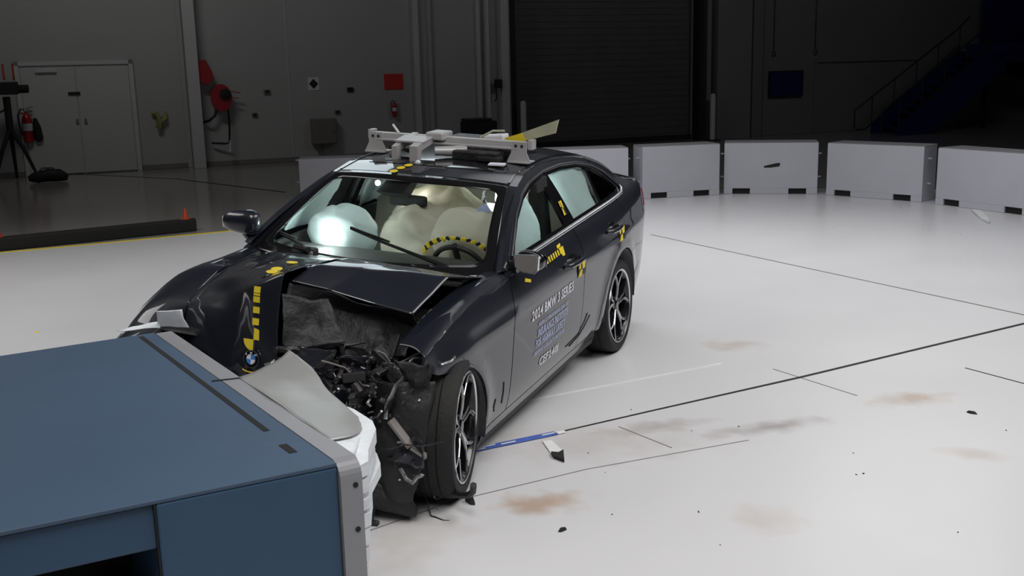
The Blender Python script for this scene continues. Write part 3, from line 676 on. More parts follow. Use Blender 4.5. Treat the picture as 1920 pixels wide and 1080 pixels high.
# ---- side panels
def arch(cx, cz, r, a0, a1, n=14): return [(cx+r*cos(radians(a0+(a1-a0)*k/n)), cz+r*sin(radians(a0+(a1-a0)*k/n))) for k in range(n+1)]
def car_panel(n, poly, m, side, **k): return panel(n, poly, SS, m, CAR, side=side, sgn=-1, **k)
DLO = [(-1.00, 1.035), (-1.12, 1.12), (-1.30, 1.225), (-1.50, 1.305), (-1.68, 1.348), (-1.95, 1.376), (-2.25, 1.376), (-2.55, 1.352), (-2.80, 1.305), (-3.00, 1.235), (-3.13, 1.16), (-3.16, 1.115), (-3.08, 1.085)]
PN = {}
for sd in (1, -1):
    fd = [(-.805, .265), (-.815, .6), (-.83, .80), (-.855, .93), (-.90, 1.005), (-1.02, zb(-1.02)-.004), (-1.5, zb(-1.5)-.004), (-1.955, zb(-1.955)-.004), (-1.985, .85), (-1.99, .6), (-1.965, .265)]
    rdp = [(-1.972, .265), (-1.998, .6), (-1.993, .85), (-1.963, zb(-1.963)-.004), (-2.4, zb(-2.4)-.004), (-2.90, zb(-2.90)-.004), (-2.93, 1.0), (-2.90, .90), (-2.80, .79), (-2.60, .70), (-2.46, .55), (-2.40, .42), (-2.38, .265)]
    PN['fd', sd] = car_panel('front_door', fd, 'paint', sd)
    PN['rd', sd] = car_panel('rear_door', rdp, 'paint', sd)
    car_panel('sill', [(-.46, .185), (-.46, .255), (-.8, .258), (-2.37, .258), (-2.44, .185)], 'paint', sd)
    car_panel('sill_skirt', [(-.5, .15), (-.47, .18), (-2.44, .18), (-2.42, .15)], 'plastic', sd)
    # quarter panel with C pillar and wheel arch
    qp = [(-2.388, .25), (-2.388, .265), (-2.408, .42), (-2.468, .55), (-2.605, .708), (-2.80, .798), (-2.905, .905), (-2.938, 1.0), (-2.91, zb(-2.91)), (-3.06, 1.082)]
    qp += [(-3.19, 1.112), (-3.16, 1.17), (-3.02, 1.25), (-2.82, 1.322), (-2.80, ze(-2.8)), (-3.0, ze(-3.0)), (-3.2, ze(-3.2)), (-3.42, ze(-3.42)), (-3.6, ze(-3.6)), (-3.72, 1.072), (-3.74, .98), (-3.62, .90), (-3.55, .72), (-3.50, .50)]
    qp += [(-3.25, .42)]+arch(-2.851, .345, .385, 170, 14, 18)+[(-2.44, .25)]
    PN['qp', sd] = car_panel('quarter_panel', qp, 'paint', sd, sa=.06, sb=.05)
    car_panel('rear_bumper_side', [(-3.30, .41), (-3.495, .49), (-3.545, .72), (-3.615, .895), (-3.80, .88), (-3.93, .85), (-3.96, .60), (-3.93, .30), (-3.6, .22), (-3.25, .22), (-3.24, .40)], 'paint', sd)
    car_panel('tail_lamp', [(-3.63, .895), (-3.745, .975), (-3.76, 1.0), (-3.93, .98), (-3.94, .89), (-3.80, .89)], 'red_lens', sd, lift=.004)
    # front fender, torn off ahead of the wheel on the driver's side
    ff = [(-.795, .265), (-.805, .6), (-.82, .80), (-.845, .93), (-.88, .985), (-.70, .985), (-.50, .98), (-.30, .965), (-.12, .935), (.05, .90), (.17, .865), (.20, .81), (.10, .765), (.0, .745), (-.06, .735)]
    ff += arch(-.08, .345, .385, 94, 193, 12)+[(-.475, .265)]
    if sd > 0: PN['ff', sd] = car_panel('front_fender', ff, 'paint', sd, sa=.05, sb=.05)
    # upper frame: A pillar outer, roof rail, down to C pillar
    top = [(x, ze(x)-.002) for x in (-2.80, -2.6, -2.4, -2.2, -2.0, -1.85, -1.75, -1.65, -1.55, -1.42, -1.3, -1.17, -1.05, -.95, -.85)]
    fr = [(-.84, 1.02), (-.905, 1.012)]+[(x, z) for x, z in [(-.97, 1.025), (-1.12, 1.125), (-1.30, 1.232), (-1.50, 1.313), (-1.68, 1.356), (-1.95, 1.384), (-2.25, 1.384), (-2.55, 1.360), (-2.80, 1.325)]]
    car_panel('roof_rail', fr+top, 'paint', sd, sa=.05, sb=.04, flange=.03)
    # black gloss window surround and pillars
    def band(poly, n, m, **k): return car_panel(n, poly, m, sd, **k)
    seal = list(DLO)
    inner = [(-1.075, 1.052), (-1.15, 1.108), (-1.32, 1.205), (-1.51, 1.282), (-1.69, 1.325), (-1.95, 1.352), (-2.25, 1.352), (-2.54, 1.330), (-2.78, 1.285), (-2.97, 1.217), (-3.09, 1.148), (-3.10, 1.115), (-3.03, 1.10)]
    band(seal+inner[::-1], 'window_seal', 'trim_black', lift=-.006)
    band([(-.965, 1.022), (-1.02, zb(-1.02)+.002), (-3.06, 1.083), (-3.03, 1.105), (-1.075, 1.055), (-1.0, 1.035)], 'belt_seal', 'trim_black', lift=-.004)
    band([(-1.90, 1.05), (-1.865, 1.355), (-2.02, 1.358), (-2.075, 1.05)], 'b_pillar_trim', 'trim_black', lift=-.008)
    band([(-2.60, 1.09), (-2.675, 1.32), (-2.71, 1.31), (-2.655, 1.09)], 'window_divider', 'trim_black', lift=-.006)
    # glass
    g1 = [(-1.08, 1.045), (-1.15, 1.10), (-1.32, 1.197), (-1.51, 1.274), (-1.69, 1.318), (-1.865, 1.345), (-1.90, 1.045)]
    g2 = [(-2.075, 1.045), (-2.02, 1.35), (-2.25, 1.35), (-2.54, 1.327), (-2.68, 1.30), (-2.60, 1.085)]
    g3 = [(-2.655, 1.09), (-2.71, 1.30), (-2.78, 1.28), (-2.97, 1.212), (-3.08, 1.145), (-3.09, 1.115), (-3.03, 1.10)]
    band(g1, 'front_door_glass', 'glass', lift=-.016, flange=.004); band(g2, 'rear_door_glass', 'glass', lift=-.016, flange=.004); band(g3, 'quarter_glass', 'glass_dark', lift=-.014, flange=.004)
    # chrome belt strip, kicked up at the rear, and the satin moulding over the windows
    xs = [-1.0-.15*k for k in range(14)]
    pts = [(x, sd*(Yb(x, zb(x)+.006)+.006), zb(x)+.006) for x in xs]+[(x, sd*(Yb(x, z)+.006), z) for x, z in ((-3.08, 1.083), (-3.15, 1.10), (-3.17, 1.13))]
    mb = MB(); mb.tube(pts, [.013]*15+[.009]*(len(pts)-16)+[.005], 10); mb.build('chrome_belt_strip', 'chrome', CAR, True, 80)
    pts = [(x, sd*(Yb(x, z)+.003), z) for x, z in [(-1.02, 1.06)]+[(a-.005, b+.004) for a, b in DLO[1:12]]]
    mb = MB(); mb.tube(pts, .011, 8); mb.build('window_moulding', 'satin', CAR, True, 80)
# ---- top surfaces: roof, screens, boot lid
TOP = [  # t, xc, zc, xe, ze  (centre line and edge of the section)
 (0, -.70, .955, -.88, .985), (1, -1.42, 1.392, -1.53, 1.355), (2, -1.72, 1.432, -1.78, 1.405), (3, -2.2, 1.448, -2.2, 1.418), (4, -2.82, 1.405, -2.80, 1.365),
 (5, -3.50, 1.14, -3.38, 1.14), (6, -3.80, 1.105, -3.78, 1.068), (7, -3.93, 1.10, -3.90, 1.05)]
def TS(t, s, bulge=0):
    k = max(0, min(len(TOP)-2, int(t))); f = t-k
    def lin(c):
        tab = [(r[0], r[c]) for r in TOP]
        if 1 < t < 4: return interp(tab, t)
        return TOP[k][c]+(TOP[k+1][c]-TOP[k][c])*f
    xc, zc_, xe, ze_ = lin(1), lin(2), lin(3), lin(4)
    if k == 0: bz = .035*sin(pi*f)
    elif k == 4: bz = .03*sin(pi*f)
    else: bz = 0
    a = abs(s); x = xc+(xe-xc)*a**2; zed = ze_+bz*.8
    y = Yb(x if a > .98 else xe, zed)*s
    z = zed+(zc_+bz-zed)*(1-a**2.6)
    return Vector((x, y, z))
def tp(n, poly, m, **k): return panel(n, poly, TS, m, CAR, sa=.125, sb=.1, sgn=-1, **k)
def sgn_fix(): pass
PN['roof'] = tp('roof_panel', [(1.02, -.995), (1.02, .995), (3.98, .995), (3.98, -.995)], 'paint', flange=.02)
tp('sunroof_glass', [(1.55, -.70), (1.55, .70), (3.3, .70), (3.3, -.70)], 'trim_black', lift=.003, flange=.003)
tp('windshield_glass', [(.05, -.86), (.05, .86), (.95, .87), (.985, .80), (.985, -.80), (.95, -.87)], 'glass', lift=-.006, flange=.004)
def rrect(a0, a1, b, r, n=8):
    """rounded outline in screen parameters, same point count every time"""
    pts = []
    for (ca, cb, an) in ((a0+r, b-r*1.6, 90), (a0+r, -b+r*1.6, 180), (a1-r, -b+r*1.6, 270), (a1-r, b-r*1.6, 360)):
        pts += [(ca-r*sin(radians(an-0+(90*k/n)))*0+r*cos(radians({90: 90, 180: 180, 270: 270, 360: 0}[an]+90*k/n)), cb+r*1.6*sin(radians({90: 90, 180: 180, 270: 270, 360: 0}[an]+90*k/n))) for k in range(n+1)]
    out = []
    for i in range(len(pts)):
        p, q = pts[i], pts[(i+1) % len(pts)]
        m_ = 12 if (i+1) % (n+1) == 0 else 1
        out += [(p[0]+(q[0]-p[0])*k/m_, p[1]+(q[1]-p[1])*k/m_) for k in range(m_)]
    return out
ring_panel('windshield_border', rrect(.0, 1.0, .93, .01), rrect(.11, .895, .845, .07), TS, 'trim_black', CAR, 3, .002)
for s in (-1, 1):
    tp('a_pillar', [(-.02, .925*s), (-.02, .998*s), (1.02, .998*s), (1.02, .925*s)], 'paint', flange=.03)
    tp('roof_moulding', [(1.05, .90*s), (1.05, .925*s), (3.95, .925*s), (3.95, .90*s)], 'trim_black', lift=.004, flange=.004)
tp('rear_screen', [(4.04, -.86), (4.04, .86), (4.95, .88), (4.95, -.88)], 'glass_dark', flange=.004)
for s in (-1, 1): tp('c_pillar', [(3.98, .865*s), (3.98, .998*s), (5.0, .998*s), (4.96, .885*s)], 'paint')
tp('boot_lid', [(4.96, -.99), (4.96, .99), (6.98, .97), (6.98, -.97)], 'paint')
# tail
TAIL = lambda a, b: Vector((-3.90-.05*(1-(a/.75)**2)+.02*abs(b-.8), a, b))
panel('boot_face', [(-.62, .62), (-.66, .98), (-.66, 1.05), (.66, 1.05), (.66, .98), (.62, .62)], TAIL, 'paint', CAR, sgn=-1)
panel('rear_bumper', [(-.74, .28), (-.76, .60), (-.70, .85), (-.64, .60), (.64, .60), (.70, .85), (.76, .60), (.74, .28)], TAIL, 'paint', CAR, sgn=-1)
# ---- cabin shell
mb = MB(); mb.box((-1.9, 0, .27), (2.9, 1.5, .06)); mb.build('floor_pan', 'interior', CAR)
mb = MB(); mb.box((-.72, 0, .62), (.06, 1.56, .66)); mb.build('bulkhead', 'plastic', CAR)
mb = MB(); mb.box((-3.3, 0, .8), (.04, 1.4, .6)); mb.build('rear_shelf_panel', 'interior', CAR)
mb = MB(); mb.prism([(-1.55, 1.35), (-1.8, 1.385), (-2.8, 1.365), (-2.8, 1.345), (-1.8, 1.365), (-1.55, 1.335)], lambda x, z: (x, -.54, z), lambda x, z: (x, .54, z)); mb.build('headliner', 'headliner', CAR)
patch('dashboard', [[(-.80, y, .955) for y in (-.66, -.2, .2, .66)], [(-.98, y, .975) for y in (-.68, -.2, .2, .68)], [(-1.20, y, .96) for y in (-.70, -.2, .25, .70)], [(-1.32, y, .88) for y in (-.68, -.2, .2, .68)], [(-1.25, y, .6) for y in (-.68, -.2, .2, .68)]], 'interior', CAR, 5, .003)
for sd in (1, -1):
    mb = MB(); mb.prism([(-.8, .3), (-.8, .98), (-3.1, 1.03), (-3.1, .6), (-2.5, .3)], lambda x, z: (x, sd*.73, z), lambda x, z: (x, sd*.76, z)); mb.build('door_lining', 'interior', CAR)
def seat(x, y, s=1, wd=.5):
    t = MB(); t.box((x, y, .50), (.50, wd, .16), Matrix.Rotation(radians(-6), 3, 'Y'), .05); se = t.build('seat', 'seat', CAR, True)
    t = MB(); t.box((x-.30, y, .83), (.14, wd-.02, .60), Matrix.Rotation(radians(-16), 3, 'Y'), .05); t.build('backrest', 'seat', se, True)
    t = MB(); t.box((x-.40, y, 1.19), (.10, .27, .17), Matrix.Rotation(radians(-10), 3, 'Y'), .04); t.build('headrest', 'seat', se, True)
seat(-1.72, .37); seat(-1.72, -.37); seat(-2.62, 0, 1, 1.25)
# steering wheel, driver airbag with yellow tape dots
tl = Matrix.Translation((-1.28, .37, .885)) @ Matrix.Rotation(radians(-62), 4, 'Y')
def xf(mb, Mx): mb.v = [tuple(Mx @ Vector(p)) for p in mb.v]; return mb
mb = MB(); mb.tube([(.165*cos(2*pi*k/32), .165*sin(2*pi*k/32), 0) for k in range(33)], .016, 8)
for k in (0, 2.2, 4.1): mb.tube([(0, 0, 0), (.18*cos(k), .18*sin(k), 0)], .02, 6)
sw = xf(mb, tl).build('steering_wheel', 'plastic', CAR, True)
mb = MB(); mb.tube([(-1.30, .37, .90), (-1.05, .37, .78)], .035, 10); mb.build('steering_column', 'plastic', CAR)
def pillow(name, c, r, m, parent, Mx=None, amp=.02, seed=0, n=28):
    bm = bmesh.new(); bmesh.ops.create_uvsphere(bm, u_segments=n, v_segments=n*2//3, radius=1)
    vs = []
    for v in bm.verts:
        p = v.co.copy(); p = Vector((p.x*r[0], p.y*r[1], p.z*r[2]))
        p += noise.noise_vector(v.co*2.3+Vector((seed, 0, 0)))*amp
        if Mx: p = Mx @ p
        vs.append(p+Vector(c))
    mb = MB(); mb.v = [tuple(p) for p in vs]; mb.f = [tuple(v.index for v in f.verts) for f in bm.faces]; bm.free()
    return mb.build(name, m, parent, True, 80)
pillow('driver_airbag', (-1.41, .39, 1.00), (.16, .26, .23), 'airbag_warm', CAR, None, .03, 1)
ring = []
for k in range(9):
    a = -1.35+k*.30; ring.append((a, k))
for a, k in ring:
    y = .385+.22*sin(a)*1.0; z = .965+.115*cos(a)
    mb = MB(); mb.box((-1.215, y, z), (.02, .035, .022), Matrix.Rotation(a, 3, 'X'), .005); mb.build('tape_marker', 'yellow', CAR)
    mb = MB(); mb.box((-1.218, .385+.22*sin(a+.15), .965+.115*cos(a+.15)), (.016, .028, .018), Matrix.Rotation(a, 3, 'X'), .004); mb.build('tape_gap', 'tape_black', CAR)
pillow('passenger_airbag', (-1.32, -.44, 1.02), (.18, .22, .17), 'airbag', CAR, None, .03, 4)
pillow('knee_airbag', (-1.45, .02, .98), (.16, .25, .24), 'airbag_warm', CAR, None, .06, 6)
pillow('centre_airbag', (-1.65, .06, 1.10), (.20, .30, .20), 'airbag_warm', CAR, None, .07, 9)
# curtain airbags behind the side glass
for sd in (1, -1):
    def cur(pts, n_, seed):
        rows = [[Vector((x, sd*(Yb(x, z)-ins), z)) for x, z, ins in r] for r in pts]
        return patch(n_, rows, 'airbag', CAR, 8, .009, 9, .012, seed)
    cur([[(-1.13, 1.04, .07), (-1.32, 1.02, .035), (-1.50, 1.01, .05)], [(-1.17, 1.10, .07), (-1.40, 1.10, .035), (-1.60, 1.10, .05)], [(-1.33, 1.19, .06), (-1.47, 1.20, .035), (-1.63, 1.20, .05)], [(-1.50, 1.27, .05), (-1.55, 1.29, .035), (-1.62, 1.29, .05)]], 'curtain_airbag', 1)
    cur([[(-2.10, 1.02, .06), (-2.35, 1.02, .035), (-2.60, 1.06, .05)], [(-2.05, 1.15, .05), (-2.35, 1.15, .03), (-2.66, 1.17, .045)], [(-2.02, 1.27, .05), (-2.35, 1.27, .03), (-2.69, 1.25, .045)], [(-2.0, 1.36, .04), (-2.35, 1.37, .035), (-2.72, 1.33, .04)]], 'curtain_airbag', 2)
mb = MB(); mb.prism([(-1.75, 1.33), (-1.92, 1.36), (-2.02, .5), (-1.85, .5)], lambda x, z: (x, .655 if z > 1 else .72, z), lambda x, z: (x, .60, z)); mb.build('inner_b_pillar', 'plastic', CAR)
# rear view mirror, sensor housing, small hanging label
mb = MB(); mb.box((-1.40, -.03, 1.235), (.04, .25, .07), None, .02); mb.tube([(-1.40, -.04, 1.26), (-1.36, -.05, 1.33)], .014, 8); rm = mb.build('rear_view_mirror', 'black', CAR)
mb = MB(); mb.prism([(-1.26, 1.30), (-1.42, 1.36), (-1.46, 1.33), (-1.36, 1.26)], lambda x, z: (x, -.17, z), lambda x, z: (x, .0, z)); mb.build('sensor_housing', 'black', CAR)
mb = MB(); mb.tube([(-1.42, .46, 1.33), (-1.40, .46, 1.28), (-1.41, .47, 1.25)], .012, 8); mb.build('hanging_clip', 'metal', CAR)
mb = MB(); mb.box((-1.38, .47, 1.225), (.008, .075, .055), Matrix.Rotation(radians(35), 3, 'X'), .002); mb.build('hanging_card', 'decal_blue', CAR)
# on-board lamps in the cabin (bodies with a light each); the rear light is added fill
def lamp(name, loc, e, r=.05, col=(.82, 1, .98), body=True):
    p = CM @ Vector(loc)
    l = bpy.data.lights.new(name, 'POINT'); l.energy = e; l.color = col; l.shadow_soft_size = r
    o = bpy.data.objects.new(name, l); COL.objects.link(o); o.location = p
mb = MB(); mb.lathe([(0, -.012), (.035, -.012), (.04, .0), (.035, .01), (0, .012)], 20, 'X', (-1.10, -.40, 1.075)); mb.build('onboard_lamp', 'lens_glow', CAR, True)
mb = MB(); mb.lathe([(0, -.006), (.016, -.006), (.016, .006), (0, .006)], 14, 'X', (-1.40, -.235, 1.325)); mb.build('onboard_lamp', 'lens_glow', CAR, True)
lamp('cabin_lamp_light', (-1.06, -.41, 1.06), 4.0, .04, (.86, 1, .97))
lamp('ceiling_lamp_light', (-1.47, -.02, 1.25), 1.5, .03, (1, .98, .88))
lamp('rear_cabin_fill', (-2.0, .25, 1.22), 11, .08, (.9, 1, 1))  # added fill without a lamp body, brightens the airbags
# ---- door mirrors
for sd in (1, -1):
    x0, y0, z0 = (-.96, .935*sd, 1.065) if sd > 0 else (-.90, -.86, 1.125)
    bm = bmesh.new(); bmesh.ops.create_uvsphere(bm, u_segments=28, v_segments=18, radius=1); vs = []
    for v in bm.verts:
        p = v.co
        sx = abs(p.x)**.75*(1 if p.x > 0 else -1); sy = abs(p.y)**.7*(1 if p.y > 0 else -1); sz = abs(p.z)**.75*(1 if p.z > 0 else -1)
        q = Vector((sx*(.07 if sx > 0 else .03), sy*(.078 if sd > 0 else .125), sz*(.056 if sd > 0 else .07)*(1-.18*sy*sd)))
        vs.append(q+Vector((x0, y0, z0)))
    mb = MB(); mb.v = [tuple(p) for p in vs]; mb.f = [tuple(v.index for v in f.verts) for f in bm.faces]; bm.free()
    hs = mb.build('door_mirror', 'paint' if sd < 0 else 'trim_black', CAR, True, 80)
    mb = MB(); mb.tube([(x0-.01, .80*sd, 1.02), (x0, .86*sd, z0-.05)], [.035, .025], 10); mb.build('mirror_foot', 'trim_black', hs)
    mb = MB(); mb.prism([(-.088, .045), (.07, .05), (.115, .02), (.10, -.045), (.03, -.06), (-.07, -.05)], lambda y, z: (x0-.034, y0+y*sd*.7, z0+z*.8), lambda y, z: (x0-.038, y0+y*sd*.7, z0+z*.8)); mb.build('mirror_glass', 'mirror', hs)
    if sd > 0:
        # the driver's mirror is folded round, its glass facing forward
        mb = MB(); mb.prism([(-.092, .048), (.05, .060), (.085, .055), (.08, -.035), (.055, -.060), (-.03, -.055), (-.080, -.025)], lambda y, z: (x0+.055, y0+y*.80, z0+z*.86), lambda y, z: (x0+.080, y0+y*.80, z0+z*.86)); mb.build('mirror_rim', 'chrome', hs)
        mb = MB(); mb.prism([(-.084, .042), (.05, .053), (.078, .048), (.073, -.032), (.05, -.053), (-.03, -.048), (-.073, -.022)], lambda y, z: (x0+.077, y0+y*.80, z0+z*.86), lambda y, z: (x0+.0835, y0+y*.80, z0+z*.86)); mb.build('mirror_glass', 'grey_box', hs)  # plain grey stands in for the reflection in this glass
    else:
        mb = MB(); mb.box((x0+.0, y0-.115, z0-.01), (.06, .03, .075), None, .012); mb.build('mirror_indicator', 'decal_white', hs)
# ---- door handles
for sd in (1, -1):
    for (xa, xb, z, key) in ((-1.62, -1.92, .875, 'fd'), (-2.48, -2.74, .915, 'rd')):
        mb = MB(); mb.tube([(x, sd*(Yb(x, z)+o), z) for x, o in ((xa, .005), (xa-.03, .035), ((xa+xb)/2, .042), (xb+.03, .035), (xb, .005))], [.012, .016, .017, .016, .012], 8); mb.build('door_handle', 'paint', PN[key, sd], True)
        car_panel('handle_recess', [((xa+xb)/2+.10*cos(a*pi/8), z+.045*sin(a*pi/8)) for a in range(16)], 'trim_black', sd, lift=.001, flange=.001)
# ---- wheels
def wheel(name, loc, side, steer=0, camber=0, sc=1.0, seg=64):
    """built round the Y axis, outer face towards +y (side=1)"""
    Wd = .235; R0 = .335; Rr = .262
    Mw = Matrix.Translation(loc) @ Matrix.Rotation(steer, 4, 'Z') @ Matrix.Rotation(camber, 4, 'X') @ Matrix.Scale(sc, 4)
    Mx = CI @ Mw @ (Matrix.Rotation(pi, 4, 'Z') if side < 0 else Matrix.Identity(4))
    mb = MB(); mb.lathe([(.235, -.10), (.25, -.11), (.255, -.115), (.235, -.09), (.225, 0), (.235, .09), (Rr-.005, .108), (Rr, .114), (Rr-.004, .118), (.248, .112), (.236, .085)], seg, 'Y'); rim = xf(mb, Mx).build(name, 'rim_black', CAR, True)
    mb = MB(); mb.lathe([(.255, -.105), (.285, -.122), (.315, -.118), (.330, -.10), (R0, -.06), (.333, -.052), (.326, -.05), (.333, -.046), (R0, -.01), (.328, -.005), (.328, .005), (R0, .01), (.334, .046), (.327, .05), (.334, .054), (R0-.001, .07), (.330, .10), (.316, .120), (.290, .124), (.268, .116), (.262, .108)], seg, 'Y'); xf(mb, Mx).build('tyre', 'rubber', rim, True)
    mb = MB(); mb.lathe([(Rr-.012, .114), (Rr-.006, .1205), (Rr+.001, .1205), (Rr+.004, .112)], seg, 'Y'); xf(mb, Mx).build('rim_edge', 'rim_cut', rim, True)
    for k in range(5):
        a = 2*pi*k/5+.35
        for s2 in (-1, 1):
            def pp(r, da, h): return Vector((r*cos(a+da*s2), h, r*sin(a+da*s2)))
            mb = MB(); path = [pp(.03, .3, .085), pp(.09, .16, .095), pp(.15, .13, .10), pp(.20, .26, .104), pp(.252, .40, .106)]
            ws = [.030, .024, .020, .019, .020]
            vs = []
            for i, p in enumerate(path):
                d = (path[min(i+1, 4)]-path[max(i-1, 0)]).normalized(); sdv = d.cross(Vector((0, 1, 0))).normalized()
                for (u, h) in ((-1, 0), (-.55, .004), (.55, .004), (1, 0), (.7, -.035), (-.7, -.035)): vs.append(p+sdv*u*ws[i]/2+Vector((0, h, 0)))
            fs = []
            for i in range(4):
                for j in range(6): fs.append((i*6+j, i*6+(j+1) % 6, (i+1)*6+(j+1) % 6, (i+1)*6+j))
            mb.add(vs, fs); xf(mb, Mx).build('spoke', 'rim_black', rim)
            mb = MB(); e_ = [(p+((path[min(i+1, 4)]-path[max(i-1, 0)]).normalized().cross(Vector((0, 1, 0))).normalized())*s2*ws[i]*-.42+Vector((0, .004, 0))) for i, p in enumerate(path)]
            mb.tube(e_, .0038, 5); xf(mb, Mx).build('spoke_edge', 'rim_cut', rim)
    mb = MB(); mb.lathe([(0, .10), (.028, .10), (.034, .094), (.05, .088), (.055, .05), (0, .05)], 24, 'Y'); xf(mb, Mx).build('hub_cap', 'trim_black', rim, True)
    for k in range(5):
        a = 2*pi*k/5; mb = MB(); mb.tube([(.062*cos(a), .06, .062*sin(a)), (.062*cos(a), .092, .062*sin(a))], .009, 6); xf(mb, Mx).build('wheel_bolt', 'metal', rim)
    mb = MB(); mb.lathe([(.05, .02), (.165, .02), (.165, .035), (.05, .035)], 40, 'Y', closed=True); xf(mb, Mx).build('brake_disc', 'dark_metal', rim, True)
    mb = MB(); mb.box((.15, .03, .02), (.07, .07, .16), None, .01); xf(mb, Mx).build('brake_caliper', 'dark_metal', rim)
    mb = MB(); mb.lathe([(0, -.02), (.22, -.02), (.22, -.03), (0, -.03)], 32, 'Y'); xf(mb, Mx).build('wheel_backing', 'black', rim)
wheel('rear_wheel', (-2.851, .79, .334), 1)
wheel('rear_wheel', (-2.851, -.79, .334), -1)
wheel('front_wheel', (-.10, .835, .345), 1, radians(13), radians(-2), 1.03)
wheel('front_wheel', (.05, -.80, .334), -1, 0)
# wheel housings
for cx, cy, r, x0 in ((-2.851, .70, .375, 0), (-.08, .68, .385, 0)):
    for sd in (1, -1):
        vs = []; fs = []; n = 20
        for k in range(n+1):
            a = radians(-8+196*k/n) if cx < -1 else radians(80+115*k/n)
            for y in (.45, Yb(cx, .7)-.012): vs.append((cx+r*cos(a), y*sd, .345+r*sin(a)))
        for k in range(n): fs.append((2*k, 2*k+1, 2*k+3, 2*k+2))
        mb = MB(); mb.add(vs, fs); mb.build('wheel_liner', 'plastic', CAR, True, 35, .006)
        if cx < -1:
            mb = MB(); mb.prism([(cx+.37*cos(radians(a)), .345+.37*sin(radians(a))) for a in range(-5, 186, 12)], lambda x, z: (x, .44*sd, z), lambda x, z: (x, .43*sd, z)); mb.build('inner_arch', 'black', CAR)
mb = MB(); mb.prism([(-2.35, .20), (-2.35, .30), (-3.85, .36), (-3.85, .25)], lambda x, z: (x, -.68, z), lambda x, z: (x, .68, z)); mb.build('rear_underbody', 'plastic', CAR)
# ---- buckled bonnet, passenger side: folded down over the barrier
HOOD = [
    [(-.84, -.70, .975), (-.80, -.45, 1.00), (-.74, -.20, 1.02), (-.72, 0, 1.03), (-.70, .18, 1.035)],
    [(-.613, -.70, .963), (-.565, -.45, 1.045), (-.40, -.20, 1.095), (-.30, 0, 1.125), (-.24, .17, 1.15)],
    [(-.448, -.70, .949), (-.369, -.45, 1.039), (-.182, -.20, 1.10), (-.089, 0, 1.141), (-.032, .15, 1.167)],
    [(-.30, -.70, .90), (-.205, -.45, 1.002), (-.044, -.20, 1.066), (.07, 0, 1.125), (.10, .14, 1.17)],
    [(-.193, -.70, .845), (-.131, -.45, .929), (.035, -.20, 1.015), (.165, 0, 1.095), (.165, .13, 1.160)],
    [(-.16, -.70, .79), (-.03, -.45, .885), (.075, -.20, .90), (.191, 0, .961), (.205, .13, 1.0)],
    [(-.135, -.70, .72), (.02, -.45, .80), (.11, -.20, .76), (.222, 0, .80), (.245, .14, .83)],
    [(-.10, -.70, .62), (.04, -.45, .66), (.14, -.20, .62), (.25, 0, .64), (.27, .13, .66)]]
hood = patch('bonnet', HOOD, 'paint', CAR, 9, .010, 3.2, .004, 2, 24, tense=.35)
FEN = [
    [(-.983, -.885, .80), (-.985, -.88, .93), (-.93, -.80, .985), (-.844, -.70, .978)],
    [(-.607, -.90, .78), (-.607, -.88, .935), (-.60, -.79, .975), (-.613, -.70, .958)],
    [(-.316, -.90, .76), (-.316, -.88, .93), (-.37, -.79, .96), (-.44, -.70, .945)],
    [(-.03, -.89, .70), (-.035, -.87, .84), (-.12, -.79, .87), (-.193, -.70, .84)],
    [(.12, -.89, .62), (.115, -.87, .745), (.0, -.79, .77), (-.146, -.70, .755)],
    [(.24, -.88, .56), (.22, -.86, .70), (.08, -.79, .70), (-.125, -.70, .70)],
    [(.34, -.86, .45), (.33, -.84, .58), (.15, -.78, .58), (-.10, -.70, .58)]]
patch('front_fender', FEN, 'paint', CAR, 7, .005, 4, .004, 5, 26, tense=.3)
panel('front_fender', [(-.80, .265), (-.985, .82), (-.60, .80), (-.30, .78), (.0, .72), (.15, .62), (.35, .46), (.36, .40)]+arch(.05, .345, .385, 10, 176, 12)+[(-.345, .265)], SS, 'paint', CAR, side=-1, sgn=-1)
# driver's side of the bonnet: torn, folded under and hanging into the bay
H2 = [
    [(-.70, .17, 1.03), (-.72, .38, 1.02), (-.76, .58, 1.0), (-.84, .76, .975)],
    [(-.34, .17, 1.135), (-.40, .36, 1.11), (-.46, .55, 1.09), (-.56, .75, 1.05)],
    [(-.05, .16, 1.165), (-.24, .33, 1.12), (-.34, .52, 1.10), (-.40, .72, 1.085)],
    [(.06, .165, 1.15), (-.10, .315, 1.095), (-.19, .51, 1.06), (-.24, .71, 1.035)],
    [(.155, .17, 1.135), (.026, .30, 1.072), (-.024, .50, 1.019), (-.044, .70, .987)]]
patch('folded_bonnet', H2, 'paint', CAR, 8, .006, 3, .004, 8, 24, tense=.8)
# inner panels of the bonnet, crumpled under the fold
H3 = [
    [(.15, .155, 1.13), (.02, .30, 1.065), (-.03, .50, 1.01), (-.05, .70, .98)],
    [(.20, .16, 1.0), (-.02, .30, .97), (-.12, .50, .93), (-.13, .68, .90)],
    [(.22, .17, .90), (.02, .33, .90), (-.10, .50, .84), (-.10, .66, .82)],
    [(.25, .18, .78), (.08, .35, .82), (-.04, .50, .76), (-.06, .66, .76)]]
patch('bonnet_inner', H3, 'plastic', CAR, 8, .022, 6, .006, 11, 22, tense=.5)
patch('inner_fold', [[(.19, .14, 1.08), (.12, .22, 1.05), (.04, .30, 1.03)], [(.24, .17, .95), (.16, .26, .93), (.06, .36, .95)], [(.27, .20, .84), (.2, .29, .83), (.10, .42, .86)]], 'plastic', CAR, 7, .03, 6, .004, 31, 24, tense=.4)
